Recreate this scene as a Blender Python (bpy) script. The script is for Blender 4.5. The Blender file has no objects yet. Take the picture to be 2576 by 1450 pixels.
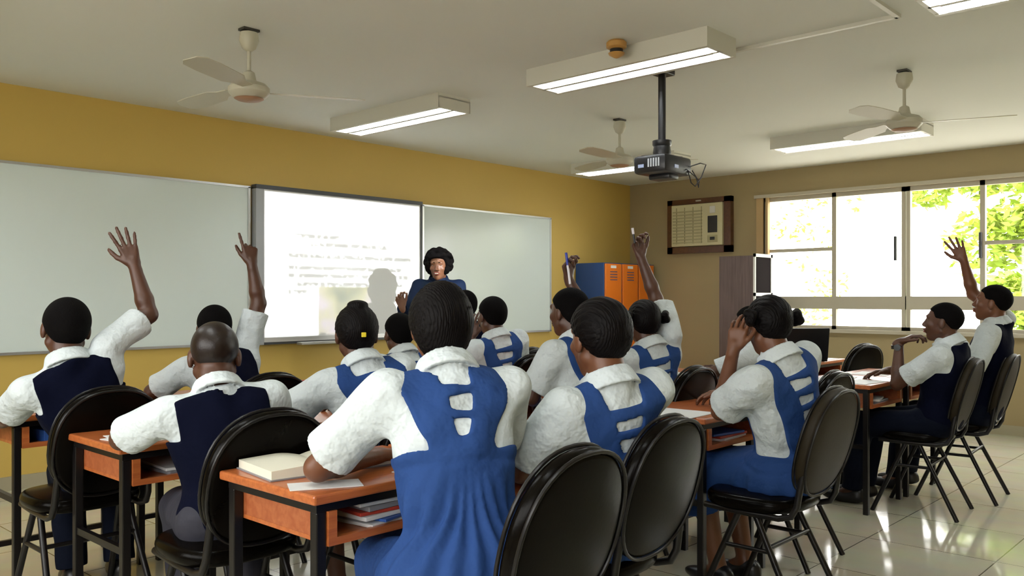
import bpy, bmesh, math, random
import numpy as np
from mathutils import Vector, Matrix

random.seed(7)
SC = bpy.context.scene
COL = SC.collection
PI = math.pi

# ------------------------------------------------------------------ camera, sky, exposure
CAM_Z = 1.25
YAW = math.radians(47.1)
FPX = 2169.0
FW = (math.sin(YAW), math.cos(YAW))
RT = (math.cos(YAW), -math.sin(YAW))
cd = bpy.data.cameras.new('camera')
cam = bpy.data.objects.new('camera', cd)
COL.objects.link(cam)
cam.location = (0, 0, CAM_Z)
cam.rotation_euler = (PI / 2, 0, -YAW)
cd.sensor_width = 36.0
cd.lens = 36.0 * FPX / 2576.0
cd.shift_y = 25.0 / 2576.0
cd.clip_start = 0.05
SC.camera = cam
SC.view_settings.view_transform = 'Standard'
SC.view_settings.look = 'None'
SC.view_settings.gamma = 1.0
SC.view_settings.use_curve_mapping = False
SC.view_settings.exposure = 1.6
SC.cycles.max_bounces = 7
SC.cycles.diffuse_bounces = 4
SC.cycles.glossy_bounces = 3
SC.cycles.transparent_max_bounces = 12
SC.cycles.caustics_reflective = False
SC.cycles.caustics_refractive = False
SC.cycles.sample_clamp_indirect = 6.0

world = bpy.data.worlds.new('world')
SC.world = world
world.use_nodes = True
bg = world.node_tree.nodes['Background']
bg.inputs[0].default_value = (1.0, 0.99, 0.96, 1)
bg.inputs[1].default_value = 3.0

LAMP = 14.0          # strength of the fluorescent tubes


def at(px, py, d):
    """photo measurement at camera distance d (m) -> place in the room"""
    u = (px - 1288.0) / FPX
    return Vector((d * (FW[0] + RT[0] * u), d * (FW[1] + RT[1] * u), CAM_Z - (py - 750.0) * d / FPX))


# ------------------------------------------------------------------ materials
def mat(name, col, rough=0.6, metal=0.0, spec=0.5, bump=None, var=None, coat=0.0):
    m = bpy.data.materials.new(name)
    m.use_nodes = True
    nt = m.node_tree
    b = nt.nodes['Principled BSDF']
    b.inputs['Base Color'].default_value = (*col, 1)
    b.inputs['Roughness'].default_value = rough
    b.inputs['Metallic'].default_value = metal
    b.inputs['Specular IOR Level'].default_value = spec
    b.inputs['Coat Weight'].default_value = coat
    tc = nt.nodes.new('ShaderNodeTexCoord')
    if bump:
        n = nt.nodes.new('ShaderNodeTexNoise')
        n.inputs['Scale'].default_value = bump[0]
        n.inputs['Detail'].default_value = 3
        bp = nt.nodes.new('ShaderNodeBump')
        bp.inputs['Strength'].default_value = bump[1]
        bp.inputs['Distance'].default_value = bump[2] if len(bump) > 2 else 0.01
        nt.links.new(tc.outputs['Object'], n.inputs['Vector'])
        nt.links.new(n.outputs['Fac'], bp.inputs['Height'])
        nt.links.new(bp.outputs['Normal'], b.inputs['Normal'])
    if var:
        n2 = nt.nodes.new('ShaderNodeTexNoise')
        n2.inputs['Scale'].default_value = var[0]
        n2.inputs['Detail'].default_value = 4
        mx = nt.nodes.new('ShaderNodeMix')
        mx.data_type = 'RGBA'
        mx.inputs[6].default_value = (*col, 1)
        mx.inputs[7].default_value = (*var[1], 1)
        nt.links.new(tc.outputs['Object'], n2.inputs['Vector'])
        nt.links.new(n2.outputs['Fac'], mx.inputs[0])
        nt.links.new(mx.outputs[2], b.inputs['Base Color'])
    return m


def emat(name, col, strength):
    m = bpy.data.materials.new(name)
    m.use_nodes = True
    nt = m.node_tree
    nt.nodes.clear()
    o = nt.nodes.new('ShaderNodeOutputMaterial')
    e = nt.nodes.new('ShaderNodeEmission')
    e.inputs[0].default_value = (*col, 1)
    e.inputs[1].default_value = strength
    nt.links.new(e.outputs[0], o.inputs[0])
    return m


def wood_mat(name, c1, c2, scale=(3, 30, 30), rough=0.35, coat=0.3):
    m = bpy.data.materials.new(name)
    m.use_nodes = True
    nt = m.node_tree
    b = nt.nodes['Principled BSDF']
    tc = nt.nodes.new('ShaderNodeTexCoord')
    mp = nt.nodes.new('ShaderNodeMapping')
    mp.inputs['Scale'].default_value = scale
    n = nt.nodes.new('ShaderNodeTexNoise')
    n.inputs['Scale'].default_value = 2.0
    n.inputs['Detail'].default_value = 6
    n.inputs['Distortion'].default_value = 0.6
    r = nt.nodes.new('ShaderNodeValToRGB')
    r.color_ramp.elements[0].position = 0.3
    r.color_ramp.elements[0].color = (*c1, 1)
    r.color_ramp.elements[1].position = 0.7
    r.color_ramp.elements[1].color = (*c2, 1)
    nt.links.new(tc.outputs['Object'], mp.inputs['Vector'])
    nt.links.new(mp.outputs['Vector'], n.inputs['Vector'])
    nt.links.new(n.outputs['Fac'], r.inputs['Fac'])
    nt.links.new(r.outputs['Color'], b.inputs['Base Color'])
    b.inputs['Roughness'].default_value = rough
    b.inputs['Coat Weight'].default_value = coat
    b.inputs['Coat Roughness'].default_value = 0.15
    return m


def floor_mat():
    m = bpy.data.materials.new('floor_tiles')
    m.use_nodes = True
    nt = m.node_tree
    b = nt.nodes['Principled BSDF']
    tc = nt.nodes.new('ShaderNodeTexCoord')
    mp = nt.nodes.new('ShaderNodeMapping')
    mp.inputs['Location'].default_value = (0.25, 0.1, 0)
    br = nt.nodes.new('ShaderNodeTexBrick')
    br.offset = 0.0
    br.inputs['Color1'].default_value = (0.62, 0.59, 0.45, 1)
    br.inputs['Color2'].default_value = (0.66, 0.63, 0.50, 1)
    br.inputs['Mortar'].default_value = (0.16, 0.145, 0.10, 1)
    br.inputs['Scale'].default_value = 1.0
    br.inputs['Mortar Size'].default_value = 0.003
    br.inputs['Brick Width'].default_value = 0.6
    br.inputs['Row Height'].default_value = 0.6
    nz = nt.nodes.new('ShaderNodeTexNoise')
    nz.inputs['Scale'].default_value = 5.0
    nz.inputs['Detail'].default_value = 5
    mx = nt.nodes.new('ShaderNodeMix')
    mx.data_type = 'RGBA'
    mx.blend_type = 'MULTIPLY'
    mx.inputs[0].default_value = 0.25
    nt.links.new(tc.outputs['Object'], mp.inputs['Vector'])
    nt.links.new(mp.outputs['Vector'], br.inputs['Vector'])
    nt.links.new(tc.outputs['Object'], nz.inputs['Vector'])
    nt.links.new(br.outputs['Color'], mx.inputs[6])
    nt.links.new(nz.outputs['Color'], mx.inputs[7])
    nt.links.new(mx.outputs[2], b.inputs['Base Color'])
    b.inputs['Roughness'].default_value = 0.09
    b.inputs['Specular IOR Level'].default_value = 0.9
    n2 = nt.nodes.new('ShaderNodeTexNoise')
    n2.inputs['Scale'].default_value = 2.5
    bp = nt.nodes.new('ShaderNodeBump')
    bp.inputs['Strength'].default_value = 0.08
    bp.inputs['Distance'].default_value = 0.02
    nt.links.new(tc.outputs['Object'], n2.inputs['Vector'])
    nt.links.new(n2.outputs['Fac'], bp.inputs['Height'])
    nt.links.new(bp.outputs['Normal'], b.inputs['Normal'])
    return m


def glass_mat():
    m = bpy.data.materials.new('window_glass')
    m.use_nodes = True
    nt = m.node_tree
    nt.nodes.clear()
    o = nt.nodes.new('ShaderNodeOutputMaterial')
    mx = nt.nodes.new('ShaderNodeMixShader')
    t = nt.nodes.new('ShaderNodeBsdfTransparent')
    g = nt.nodes.new('ShaderNodeBsdfGlossy')
    g.inputs['Roughness'].default_value = 0.02
    mx.inputs[0].default_value = 0.06
    nt.links.new(t.outputs[0], mx.inputs[1])
    nt.links.new(g.outputs[0], mx.inputs[2])
    nt.links.new(mx.outputs[0], o.inputs[0])
    return m


def braid_mat():
    """black hair in fine rows: dark strands with a slight sheen"""
    m = bpy.data.materials.new('braided_hair')
    m.use_nodes = True
    nt = m.node_tree
    b = nt.nodes['Principled BSDF']
    b.inputs['Base Color'].default_value = (0.004, 0.003, 0.003, 1)
    b.inputs['Roughness'].default_value = 0.5
    b.inputs['Specular IOR Level'].default_value = 0.08
    tc = nt.nodes.new('ShaderNodeTexCoord')
    w = nt.nodes.new('ShaderNodeTexWave')
    w.inputs['Scale'].default_value = 60
    w.inputs['Distortion'].default_value = 2.5
    bp = nt.nodes.new('ShaderNodeBump')
    bp.inputs['Strength'].default_value = 0.3
    bp.inputs['Distance'].default_value = 0.004
    nt.links.new(tc.outputs['Object'], w.inputs['Vector'])
    nt.links.new(w.outputs['Fac'], bp.inputs['Height'])
    nt.links.new(bp.outputs['Normal'], b.inputs['Normal'])
    return m


M = {}
M['yellow'] = mat('yellow_wall_paint', (0.60, 0.42, 0.095), 0.55, bump=(60, 0.05), var=(0.7, (0.66, 0.45, 0.115)))
M['tan'] = mat('tan_wall_paint', (0.36, 0.28, 0.14), 0.6, bump=(60, 0.05), var=(0.7, (0.39, 0.31, 0.165)))
M['ceil'] = mat('ceiling_paint', (0.80, 0.82, 0.77), 0.8, bump=(20, 0.04), var=(0.6, (0.76, 0.78, 0.74)))
M['floor'] = floor_mat()
M['base'] = mat('skirting_tile', (0.40, 0.36, 0.25), 0.3)
M['board'] = mat('whiteboard_enamel', (0.74, 0.83, 0.81), 0.16, spec=0.5, bump=(3, 0.03))
M['alu'] = mat('brushed_aluminium', (0.62, 0.63, 0.62), 0.35, 0.8)
M['darkframe'] = mat('dark_grey_frame', (0.05, 0.055, 0.06), 0.4)
M['screen'] = mat('matte_screen', (0.80, 0.82, 0.82), 0.75)
M['greyplastic'] = mat('grey_plastic', (0.38, 0.40, 0.42), 0.4)
M['whitemetal'] = mat('white_enamelled_metal', (0.66, 0.65, 0.57), 0.4, bump=(40, 0.03))
M['louvre'] = mat('bright_louvre', (0.75, 0.76, 0.78), 0.25, 0.6)
M['tube'] = emat('fluorescent_tube', (0.93, 0.97, 1.0), LAMP)
M['fan'] = mat('cream_fan_enamel', (0.55, 0.53, 0.42), 0.35)
M['fandark'] = mat('dark_bracket', (0.06, 0.055, 0.045), 0.5)
M['fanrust'] = mat('rusty_cap', (0.42, 0.24, 0.14), 0.5)
M['black'] = mat('black_plastic', (0.008, 0.008, 0.010), 0.35)
M['lens'] = mat('lens_glass', (0.30, 0.35, 0.50), 0.08)
M['amber'] = mat('amber_plastic', (0.55, 0.30, 0.08), 0.4)
M['vinyl'] = mat('dark_vinyl', (0.003, 0.0022, 0.0015), 0.24, spec=0.07, bump=(90, 0.08, 0.003))
M['vinylb'] = mat('worn_olive_vinyl', (0.022, 0.016, 0.008), 0.55, spec=0.2, bump=(90, 0.15, 0.003))
M['tubeblk'] = mat('black_painted_steel', (0.006, 0.005, 0.005), 0.35, spec=0.35)
M['desk'] = wood_mat('reddish_desk_wood', (0.35, 0.085, 0.022), (0.50, 0.15, 0.04))
M['deskin'] = wood_mat('desk_side_wood', (0.30, 0.07, 0.02), (0.42, 0.13, 0.045), (2, 20, 20), 0.45, 0.1)
M['lockblue'] = mat('blue_locker_paint', (0.012, 0.06, 0.22), 0.35)
M['lockor'] = mat('orange_locker_paint', (0.82, 0.20, 0.012), 0.35)
M['acwood'] = wood_mat('dark_brown_wood', (0.07, 0.022, 0.006), (0.11, 0.035, 0.01), (3, 20, 20), 0.4)
M['acbody'] = mat('yellowed_plastic', (0.62, 0.58, 0.36), 0.45)
M['acgrill'] = mat('grille_plastic', (0.42, 0.38, 0.21), 0.5)
M['cabwood'] = wood_mat('grey_brown_laminate', (0.085, 0.055, 0.052), (0.15, 0.10, 0.095), (25, 25, 1.5), 0.4, 0.1)
M['cabshade'] = mat('painted_recess_shade', (0.008, 0.004, 0.005), 0.85, spec=0.1)  # shade inside the cabinet openings, put in as colour
M['white'] = mat('white_laminate', (0.72, 0.72, 0.68), 0.4)
M['wframe'] = mat('window_aluminium', (0.50, 0.46, 0.36), 0.45, 0.2)
M['wframe2'] = mat('tan_window_jamb', (0.52, 0.36, 0.17), 0.5)
M['glass'] = glass_mat()
M['paper'] = mat('white_paper', (0.75, 0.76, 0.76), 0.6)
M['page'] = mat('cream_pages', (0.74, 0.72, 0.60), 0.6)
M['bookblue'] = mat('blue_book_cover', (0.03, 0.10, 0.38), 0.4)
M['bookred'] = mat('red_book_cover', (0.45, 0.05, 0.03), 0.4)
M['bookgrey'] = mat('grey_book_cover', (0.25, 0.25, 0.27), 0.4)
M['shirt'] = mat('white_cotton', (0.60, 0.66, 0.68), 0.8, spec=0.15, bump=(16, 0.8, 0.03))
M['navy'] = mat('navy_knit', (0.0018, 0.0028, 0.012), 0.9, spec=0.08, bump=(25, 0.4, 0.01))
M['trouser'] = mat('dark_navy_trousers', (0.003, 0.005, 0.013), 0.85, spec=0.1, bump=(12, 0.5, 0.02))
M['trouserg'] = mat('grey_trousers', (0.035, 0.035, 0.048), 0.75, spec=0.2, bump=(12, 0.5, 0.02))
M['blue'] = mat('blue_pinafore_cloth', (0.019, 0.052, 0.175), 0.8, spec=0.12, bump=(16, 0.6, 0.02), var=(6, (0.024, 0.066, 0.22)))
M['jacket'] = mat('teacher_blue_jacket', (0.005, 0.012, 0.034), 0.75, spec=0.1, bump=(20, 0.4, 0.01))
M['skin1'] = mat('dark_brown_skin', (0.062, 0.023, 0.011), 0.45, var=(9, (0.095, 0.036, 0.018)))
M['skin2'] = mat('brown_skin', (0.135, 0.050, 0.022), 0.45, var=(9, (0.16, 0.062, 0.028)))
M['skin3'] = mat('warm_brown_skin', (0.17, 0.075, 0.038), 0.5, var=(9, (0.15, 0.062, 0.03)))
M['hair'] = mat('black_hair', (0.0025, 0.002, 0.002), 0.85, spec=0.08, bump=(180, 0.6, 0.004))
M['stubble'] = mat('shaved_dark_hair', (0.012, 0.006, 0.004), 0.36, spec=0.35, bump=(200, 0.3, 0.002))
M['braid'] = braid_mat()
M['shoe'] = mat('black_leather', (0.006, 0.006, 0.007), 0.35)
M['eyewhite'] = mat('eye_white', (0.6, 0.57, 0.52), 0.25)
M['iris'] = mat('dark_iris', (0.01, 0.006, 0.004), 0.15)
M['lip'] = mat('lips', (0.22, 0.05, 0.045), 0.4)
M['teeth'] = mat('teeth', (0.7, 0.68, 0.62), 0.3)
M['sock'] = mat('white_sock', (0.5, 0.5, 0.5), 0.8)
M['yellowclip'] = mat('yellow_clip', (0.75, 0.6, 0.03), 0.4)
M['penblue'] = mat('blue_pen_cap', (0.01, 0.03, 0.35), 0.3)
M['penwhite'] = mat('white_pen_barrel', (0.75, 0.72, 0.78), 0.3)
M['leaf'] = mat('green_leaves', (0.20, 0.36, 0.03), 0.6, var=(1.2, (0.42, 0.50, 0.05)))
M['bark'] = mat('bark', (0.45, 0.38, 0.30), 0.9, bump=(10, 0.6))
M['yard'] = mat('yard_concrete', (0.60, 0.57, 0.50), 0.9, bump=(5, 0.2))
M['yardwall'] = mat('yard_wall_render', (0.75, 0.70, 0.62), 0.9, bump=(5, 0.2))


# ------------------------------------------------------------------ mesh helpers
def link(name, me, parent=None, loc=None):
    o = bpy.data.objects.new(name, me)
    COL.objects.link(o)
    if parent is not None:
        o.parent = parent
    if loc is not None:
        o.location = loc
    return o


def thing(name, label, cat, loc=(0, 0, 0), rz=0.0, group=None):
    o = link(name, None)
    o.empty_display_size = 0.1
    o.location = loc
    o.rotation_euler = (0, 0, rz)
    o['label'] = label
    o['category'] = cat
    if group:
        o['group'] = group
    return o


def tag(o, label, cat, group=None):
    o['label'] = label
    o['category'] = cat
    if group:
        o['group'] = group
    return o


def struct(o):
    o['kind'] = 'structure'
    return o


class MB:
    """collects solid shapes, then links them as one mesh"""
    def __init__(s):
        s.bm = bmesh.new()

    def box(s, x0, x1, y0, y1, z0, z1, bev=0.0, mtx=None):
        r = bmesh.ops.create_cube(s.bm, size=1.0)
        vs = r['verts']
        m = Matrix.Translation(((x0 + x1) / 2, (y0 + y1) / 2, (z0 + z1) / 2)) @ Matrix.Diagonal((abs(x1 - x0), abs(y1 - y0), abs(z1 - z0), 1))
        bmesh.ops.transform(s.bm, matrix=m, verts=vs)
        if bev > 0:
            es = list({e for v in vs for e in v.link_edges})
            r2 = bmesh.ops.bevel(s.bm, geom=es, offset=bev, segments=2, profile=0.5, affect='EDGES')
            vs = [v for v in r2['verts']]
            vs = list({v for f in r2['faces'] for v in f.verts} | set(vs))
        if mtx is not None:
            bmesh.ops.transform(s.bm, matrix=mtx, verts=[v for v in vs if v.is_valid])
        return s

    def tube(s, pts, r, seg=10, cap=True, radii=None):
        pts = [Vector(p) for p in pts]
        rings = []
        n = len(pts)
        prev = None
        for i, p in enumerate(pts):
            t = (pts[min(i + 1, n - 1)] - pts[max(i - 1, 0)]).normalized()
            if prev is None:
                a = Vector((0, 0, 1)) if abs(t.z) < 0.9 else Vector((1, 0, 0))
                a = (a - t * a.dot(t)).normalized()
            else:
                a = (prev - t * prev.dot(t)).normalized()
            prev = a
            b = t.cross(a)
            rr = radii[i] if radii else r
            rings.append([s.bm.verts.new(p + (a * math.cos(2 * PI * k / seg) + b * math.sin(2 * PI * k / seg)) * rr) for k in range(seg)])
        for i in range(n - 1):
            for k in range(seg):
                s.bm.faces.new((rings[i][k], rings[i][(k + 1) % seg], rings[i + 1][(k + 1) % seg], rings[i + 1][k]))
        if cap:
            s.bm.faces.new(list(reversed(rings[0])))
            s.bm.faces.new(rings[-1])
        return s

    def lathe(s, prof, seg=28, origin=(0, 0, 0)):
        ox, oy, oz = origin
        rings = []
        for (r, z) in prof:
            r = max(r, 1e-4)
            rings.append([s.bm.verts.new((ox + r * math.cos(2 * PI * k / seg), oy + r * math.sin(2 * PI * k / seg), oz + z)) for k in range(seg)])
        for i in range(len(rings) - 1):
            for k in range(seg):
                s.bm.faces.new((rings[i][k], rings[i][(k + 1) % seg], rings[i + 1][(k + 1) % seg], rings[i + 1][k]))
        s.bm.faces.new(list(reversed(rings[0])))
        s.bm.faces.new(rings[-1])
        return s

    def build(s, name, m, parent=None, smooth=False, loc=None):
        bmesh.ops.recalc_face_normals(s.bm, faces=s.bm.faces)
        me = bpy.data.meshes.new(name)
        s.bm.to_mesh(me)
        s.bm.free()
        me.materials.append(m)
        if smooth:
            me.polygons.foreach_set('use_smooth', [True] * len(me.polygons))
            try:
                me.set_sharp_from_angle(angle=math.radians(40))
            except Exception:
                pass
        return link(name, me, parent, loc)


def bx(name, m, x0, x1, y0, y1, z0, z1, parent=None, bev=0.0):
    return MB().box(x0, x1, y0, y1, z0, z1, bev).build(name, m, parent)


def copy_tree(o, parent=None):
    c = o.copy()
    COL.objects.link(c)
    if parent is not None:
        c.parent = parent
    for ch in list(o.children):
        copy_tree(ch, c)
    return c


# ------------------------------------------------------------------ room shell
CEIL = 2.64
WY = 6.2      # yellow board wall
WX = 8.82     # window wall
X0, Y0 = -1.3, -1.6
T = 0.15

struct(bx('floor', M['floor'], X0 - T, WX + T, Y0 - T, WY + T, -0.12, 0.0))
struct(bx('ceiling', M['ceil'], X0 - T, WX + T, Y0 - T, WY + T, CEIL, CEIL + 0.15))
struct(bx('wall_front', M['yellow'], X0 - T, WX + T, WY, WY + T, 0, CEIL))
struct(bx('wall_back', M['tan'], X0 - T, WX + T, Y0 - T, Y0, 0, CEIL))


def wall_with_hole(name, m, xa, xb, holes):
    mb = MB()
    ys = [Y0]
    for (a, b, z0, z1) in holes:
        mb.box(xa, xb, ys[-1], a, 0, CEIL)
        mb.box(xa, xb, a, b, 0, z0)
        mb.box(xa, xb, a, b, z1, CEIL)
        ys.append(b)
    mb.box(xa, xb, ys[-1], WY, 0, CEIL)
    return struct(mb.build(name, m))


WZ0, WZ1 = 0.925, 2.345
wall_with_hole('wall_right', M['tan'], WX, WX + T, [(-0.95, 4.42, WZ0, WZ1)])
wall_with_hole('wall_left', M['tan'], X0 - T, X0, [(-1.0, 4.2, 0.95, 2.3)])
struct(bx('baseboard_front', M['base'], X0, WX - 0.012, WY - 0.012, WY, 0, 0.09))
struct(bx('baseboard_right', M['base'], WX - 0.012, WX, Y0, WY, 0, 0.09))


# windows in the right wall (along y), rows: upper sliding panes, lower lights
def window_unit(name, ya, yb, mids, bars, handle_y, x=WX, s=1, lower=True, z0=WZ0, z1=WZ1):
    """ya > yb ; frame in the wall plane x"""
    root = struct(link(name, None))
    xa, xb = x + 0.02 * s, x + 0.075 * s
    lo, hi = min(xa, xb), max(xa, xb)
    f = MB()
    f.box(lo, hi, yb, ya, z1 - 0.045, z1)
    f.box(lo, hi, yb, ya, z0, z0 + 0.035)
    f.box(lo, hi, ya - 0.035, ya, z0, z1)
    f.box(lo, hi, yb, yb + 0.035, z0, z1)
    if lower:
        f.box(lo - 0.01 * s if s > 0 else lo, hi, yb, ya, 1.135, 1.265)
    for my in mids:
        f.box(lo, hi, my - 0.022, my + 0.022, z0, z1)
    f.build('window_frame', M['wframe'], root)
    edges = [yb] + sorted(mids) + [ya]
    for i in range(len(edges) - 1):
        a, b = edges[i] + 0.025, edges[i + 1] - 0.025
        if lower:
            bx('glass_pane', M['glass'], x + 0.045 * s, x + 0.049 * s, a, b, 1.255, z1 - 0.03, root)
            bx('glass_pane', M['glass'], x + 0.045 * s, x + 0.049 * s, a, b, z0 + 0.02, 1.145, root)
        else:
            bx('glass_pane', M['glass'], x + 0.045 * s, x + 0.049 * s, a, b, z0 + 0.02, z1 - 0.03, root)
        if i in bars:
            bx('cross_bar', M['wframe'], lo + 0.01, hi - 0.01, a, b, 1.745, 1.78, root)
    for hy in handle_y:
        MB().box(x - 0.012, x + 0.022, hy - 0.012, hy + 0.012, 1.62, 1.86, 0.005).build('sash_handle', M['darkframe'], root)
    return root


def ywall(px):
    u = (px - 1288.0) / FPX
    d = WX / (FW[0] + RT[0] * u)
    return d * (FW[1] + RT[1] * u)


yl, ym1, ys1, ys2, ym2 = 4.42, ywall(2096), ywall(2276), ywall(2278), ywall(2470)
window_unit('window_1', yl, ys1 + 0.002, [ym1], [1], [ywall(2252)])
w2b = ys2 - (yl - ys2)
window_unit('window_2', ys2 - 0.002, w2b, [ym2], [0], [ywall(2472) + 0.02])
window_unit('window_3', w2b - 0.004, -0.95, [(w2b - 0.95) / 2], [1], [])
window_unit('window_4', 4.2, 1.6, [2.9], [0], [], x=X0, s=-1, lower=False, z0=0.95, z1=2.3)
window_unit('window_5', 1.596, -1.0, [0.3], [0], [], x=X0, s=-1, lower=False, z0=0.95, z1=2.3)
# jamb strips and top trim
j = MB()
j.box(WX - 0.02, WX + 0.02, 4.42, 4.50, WZ0 - 0.01, WZ1 + 0.03)
j.box(WX - 0.03, WX + 0.02, 4.36, 4.385, WZ0, WZ1)
struct(j.build('trim_1', M['wframe2']))
struct(bx('trim_2', M['wframe'], WX - 0.035, WX, -0.95, 4.52, WZ1, WZ1 + 0.035))
struct(bx('trim_3', M['wframe'], WX - 0.05, WX + 0.02, -0.95, 4.45, WZ0 - 0.035, WZ0))

# sky portals in the window openings
def portal(x, ya, yb, z0, z1, sgn):
    ld = bpy.data.lights.new('window_portal', 'AREA')
    ld.shape = 'RECTANGLE'
    ld.size = abs(ya - yb)
    ld.size_y = z1 - z0
    ld.cycles.is_portal = True
    o = bpy.data.objects.new('window_portal', ld)
    COL.objects.link(o)
    o.location = (x, (ya + yb) / 2, (z0 + z1) / 2)
    o.rotation_euler = (PI / 2, 0, -PI / 2 * sgn)
    # area light shines along local -Z; local -Z must point into the room
    d = Vector((-sgn, 0, 0))
    o.rotation_euler = d.to_track_quat('-Z', 'Z').to_euler()
portal(WX + T + 0.02, 4.42, -0.95, WZ0, WZ1, 1)
portal(X0 - T - 0.02, 4.2, -1.0, 0.95, 2.3, -1)


# ------------------------------------------------------------------ boards on the yellow wall
def whiteboard(x0, x1, label):
    t = thing('whiteboard', label, 'whiteboard', ((x0 + x1) / 2, WY, 0.885))
    w = (x1 - x0) / 2
    MB().box(-w, w, -0.022, -0.002, 0, 1.245).build('board_surface', M['board'], t)
    f = MB()
    f.box(-w - 0.012, w + 0.012, -0.03, 0, 1.235, 1.252)
    f.box(-w - 0.012, w + 0.012, -0.03, 0, -0.006, 0.012)
    f.box(-w - 0.012, -w + 0.008, -0.03, 0, 0, 1.245)
    f.box(w - 0.008, w + 0.012, -0.03, 0, 0, 1.245)
    f.build('aluminium_frame', M['alu'], t)
    return t


whiteboard(0.7, 3.585, 'long empty whiteboard behind the raised arms, wider of the two whiteboards')
whiteboard(5.41, 7.27, 'narrower whiteboard behind the teacher, ending before the lockers')

sb = thing('interactive_board', 'white projection screen board lit by a slide, between two whiteboards', 'screen', (4.49, WY, 0.875))
MB().box(-0.80, 0.85, -0.065, -0.01, 0.05, 1.245).build('screen_surface', M['screen'], sb)
f = MB()
f.box(-0.87, 0.87, -0.075, 0, 1.245, 1.278)
f.build('top_rail', M['darkframe'], sb)
f = MB()
f.box(-0.87, -0.80, -0.072, -0.001, 0.0, 1.25)
f.build('side_panel', M['greyplastic'], sb)
f = MB()
f.box(0.85, 0.87, -0.072, -0.001, 0.0, 1.25)
f.build('side_panel', M['darkframe'], sb)
f = MB()
f.box(-0.80, 0.85, -0.075, -0.001, 0.02, 0.055)
f.build('bottom_rail', M['alu'], sb)
f = MB()
f.box(-0.80, 0.85, -0.07, -0.001, 0.0, 0.02)
f.build('bottom_strip', M['darkframe'], sb)
MB().box(-0.50, 0.18, -0.15, -0.07, -0.01, 0.012, 0.005).build('pen_tray', M['alu'], sb)

# ------------------------------------------------------------------ ceiling lights
def make_light():
    t = thing('ceiling_light', 'x', 'ceiling light', (0, 0, CEIL))
    h = MB()   # housing open below
    h.box(-0.15, 0.15, -0.62, 0.62, -0.03, 0)
    h.box(-0.15, -0.142, -0.62, 0.62, -0.10, -0.02)
    h.box(0.142, 0.15, -0.62, 0.62, -0.10, -0.02)
    h.box(-0.15, 0.15, -0.62, -0.60, -0.10, -0.02)
    h.box(-0.15, 0.15, 0.60, 0.62, -0.10, -0.02)
    h.box(-0.012, 0.012, -0.61, 0.61, -0.10, -0.03)
    h.box(-0.15, -0.122, -0.62, 0.62, -0.103, -0.095)
    h.box(0.122, 0.15, -0.62, 0.62, -0.103, -0.095)
    h.build('housing', M['whitemetal'], t)
    for sx in (-0.068, 0.068):
        MB().tube([(sx, -0.58, -0.062), (sx, 0.58, -0.062)], 0.016, 12).build('fluorescent_tube', M['tube'], t, True)
    lv = MB()
    for x0, x1 in ((-0.122, -0.012), (0.012, 0.122)):
        xs_ = [x0, x0 + 0.003, x1 - 0.003, x1]
        ys_ = []
        for k in range(17):
            ys_ += [-0.56 + k * 0.07 - 0.0015, -0.56 + k * 0.07 + 0.0015]
        gv = [[lv.bm.verts.new((xx, yy, -0.102)) for yy in ys_] for xx in xs_]
        fs = []
        for i in range(3):
            for jj in range(len(ys_) - 1):
                if i == 1 and jj % 2 == 1:
                    continue
                fs.append(lv.bm.faces.new((gv[i][jj], gv[i + 1][jj], gv[i + 1][jj + 1], gv[i][jj + 1])))
        ex = bmesh.ops.extrude_face_region(lv.bm, geom=fs)
        bmesh.ops.translate(lv.bm, vec=(0, 0, 0.026), verts=[q for q in ex['geom'] if isinstance(q, bmesh.types.BMVert)])
    lv.build('louvre', M['louvre'], t)
    return t


lights = [
    (4.05, 2.885, 'lit twin tube ceiling light above the projector pole'),
    (4.07, 4.94, 'lit twin tube ceiling light over the projection screen'),
    (4.07, 0.645, 'lit twin tube ceiling light cut by the top edge, past the conduit bend'),
    (7.15, 2.83, 'lit twin tube ceiling light behind the window side fan'),
    (7.12, 5.02, 'small far twin tube ceiling light behind the projector'),
    (7.15, 0.7, 'twin tube ceiling light near the windows, out past the picture edge'),
    (0.95, 4.94, 'twin tube ceiling light over the end of the long whiteboard'),
    (0.95, 2.83, 'twin tube ceiling light over the outer desk column'),
    (0.95, 0.7, 'twin tube ceiling light above the photographer'),
]
L0 = make_light()
for i, (x, y, lb) in enumerate(lights):
    o = L0 if i == 0 else copy_tree(L0)
    o.location = (x, y, CEIL)
    o['label'] = lb
    o['group'] = 'ceiling tube lights'

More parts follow.
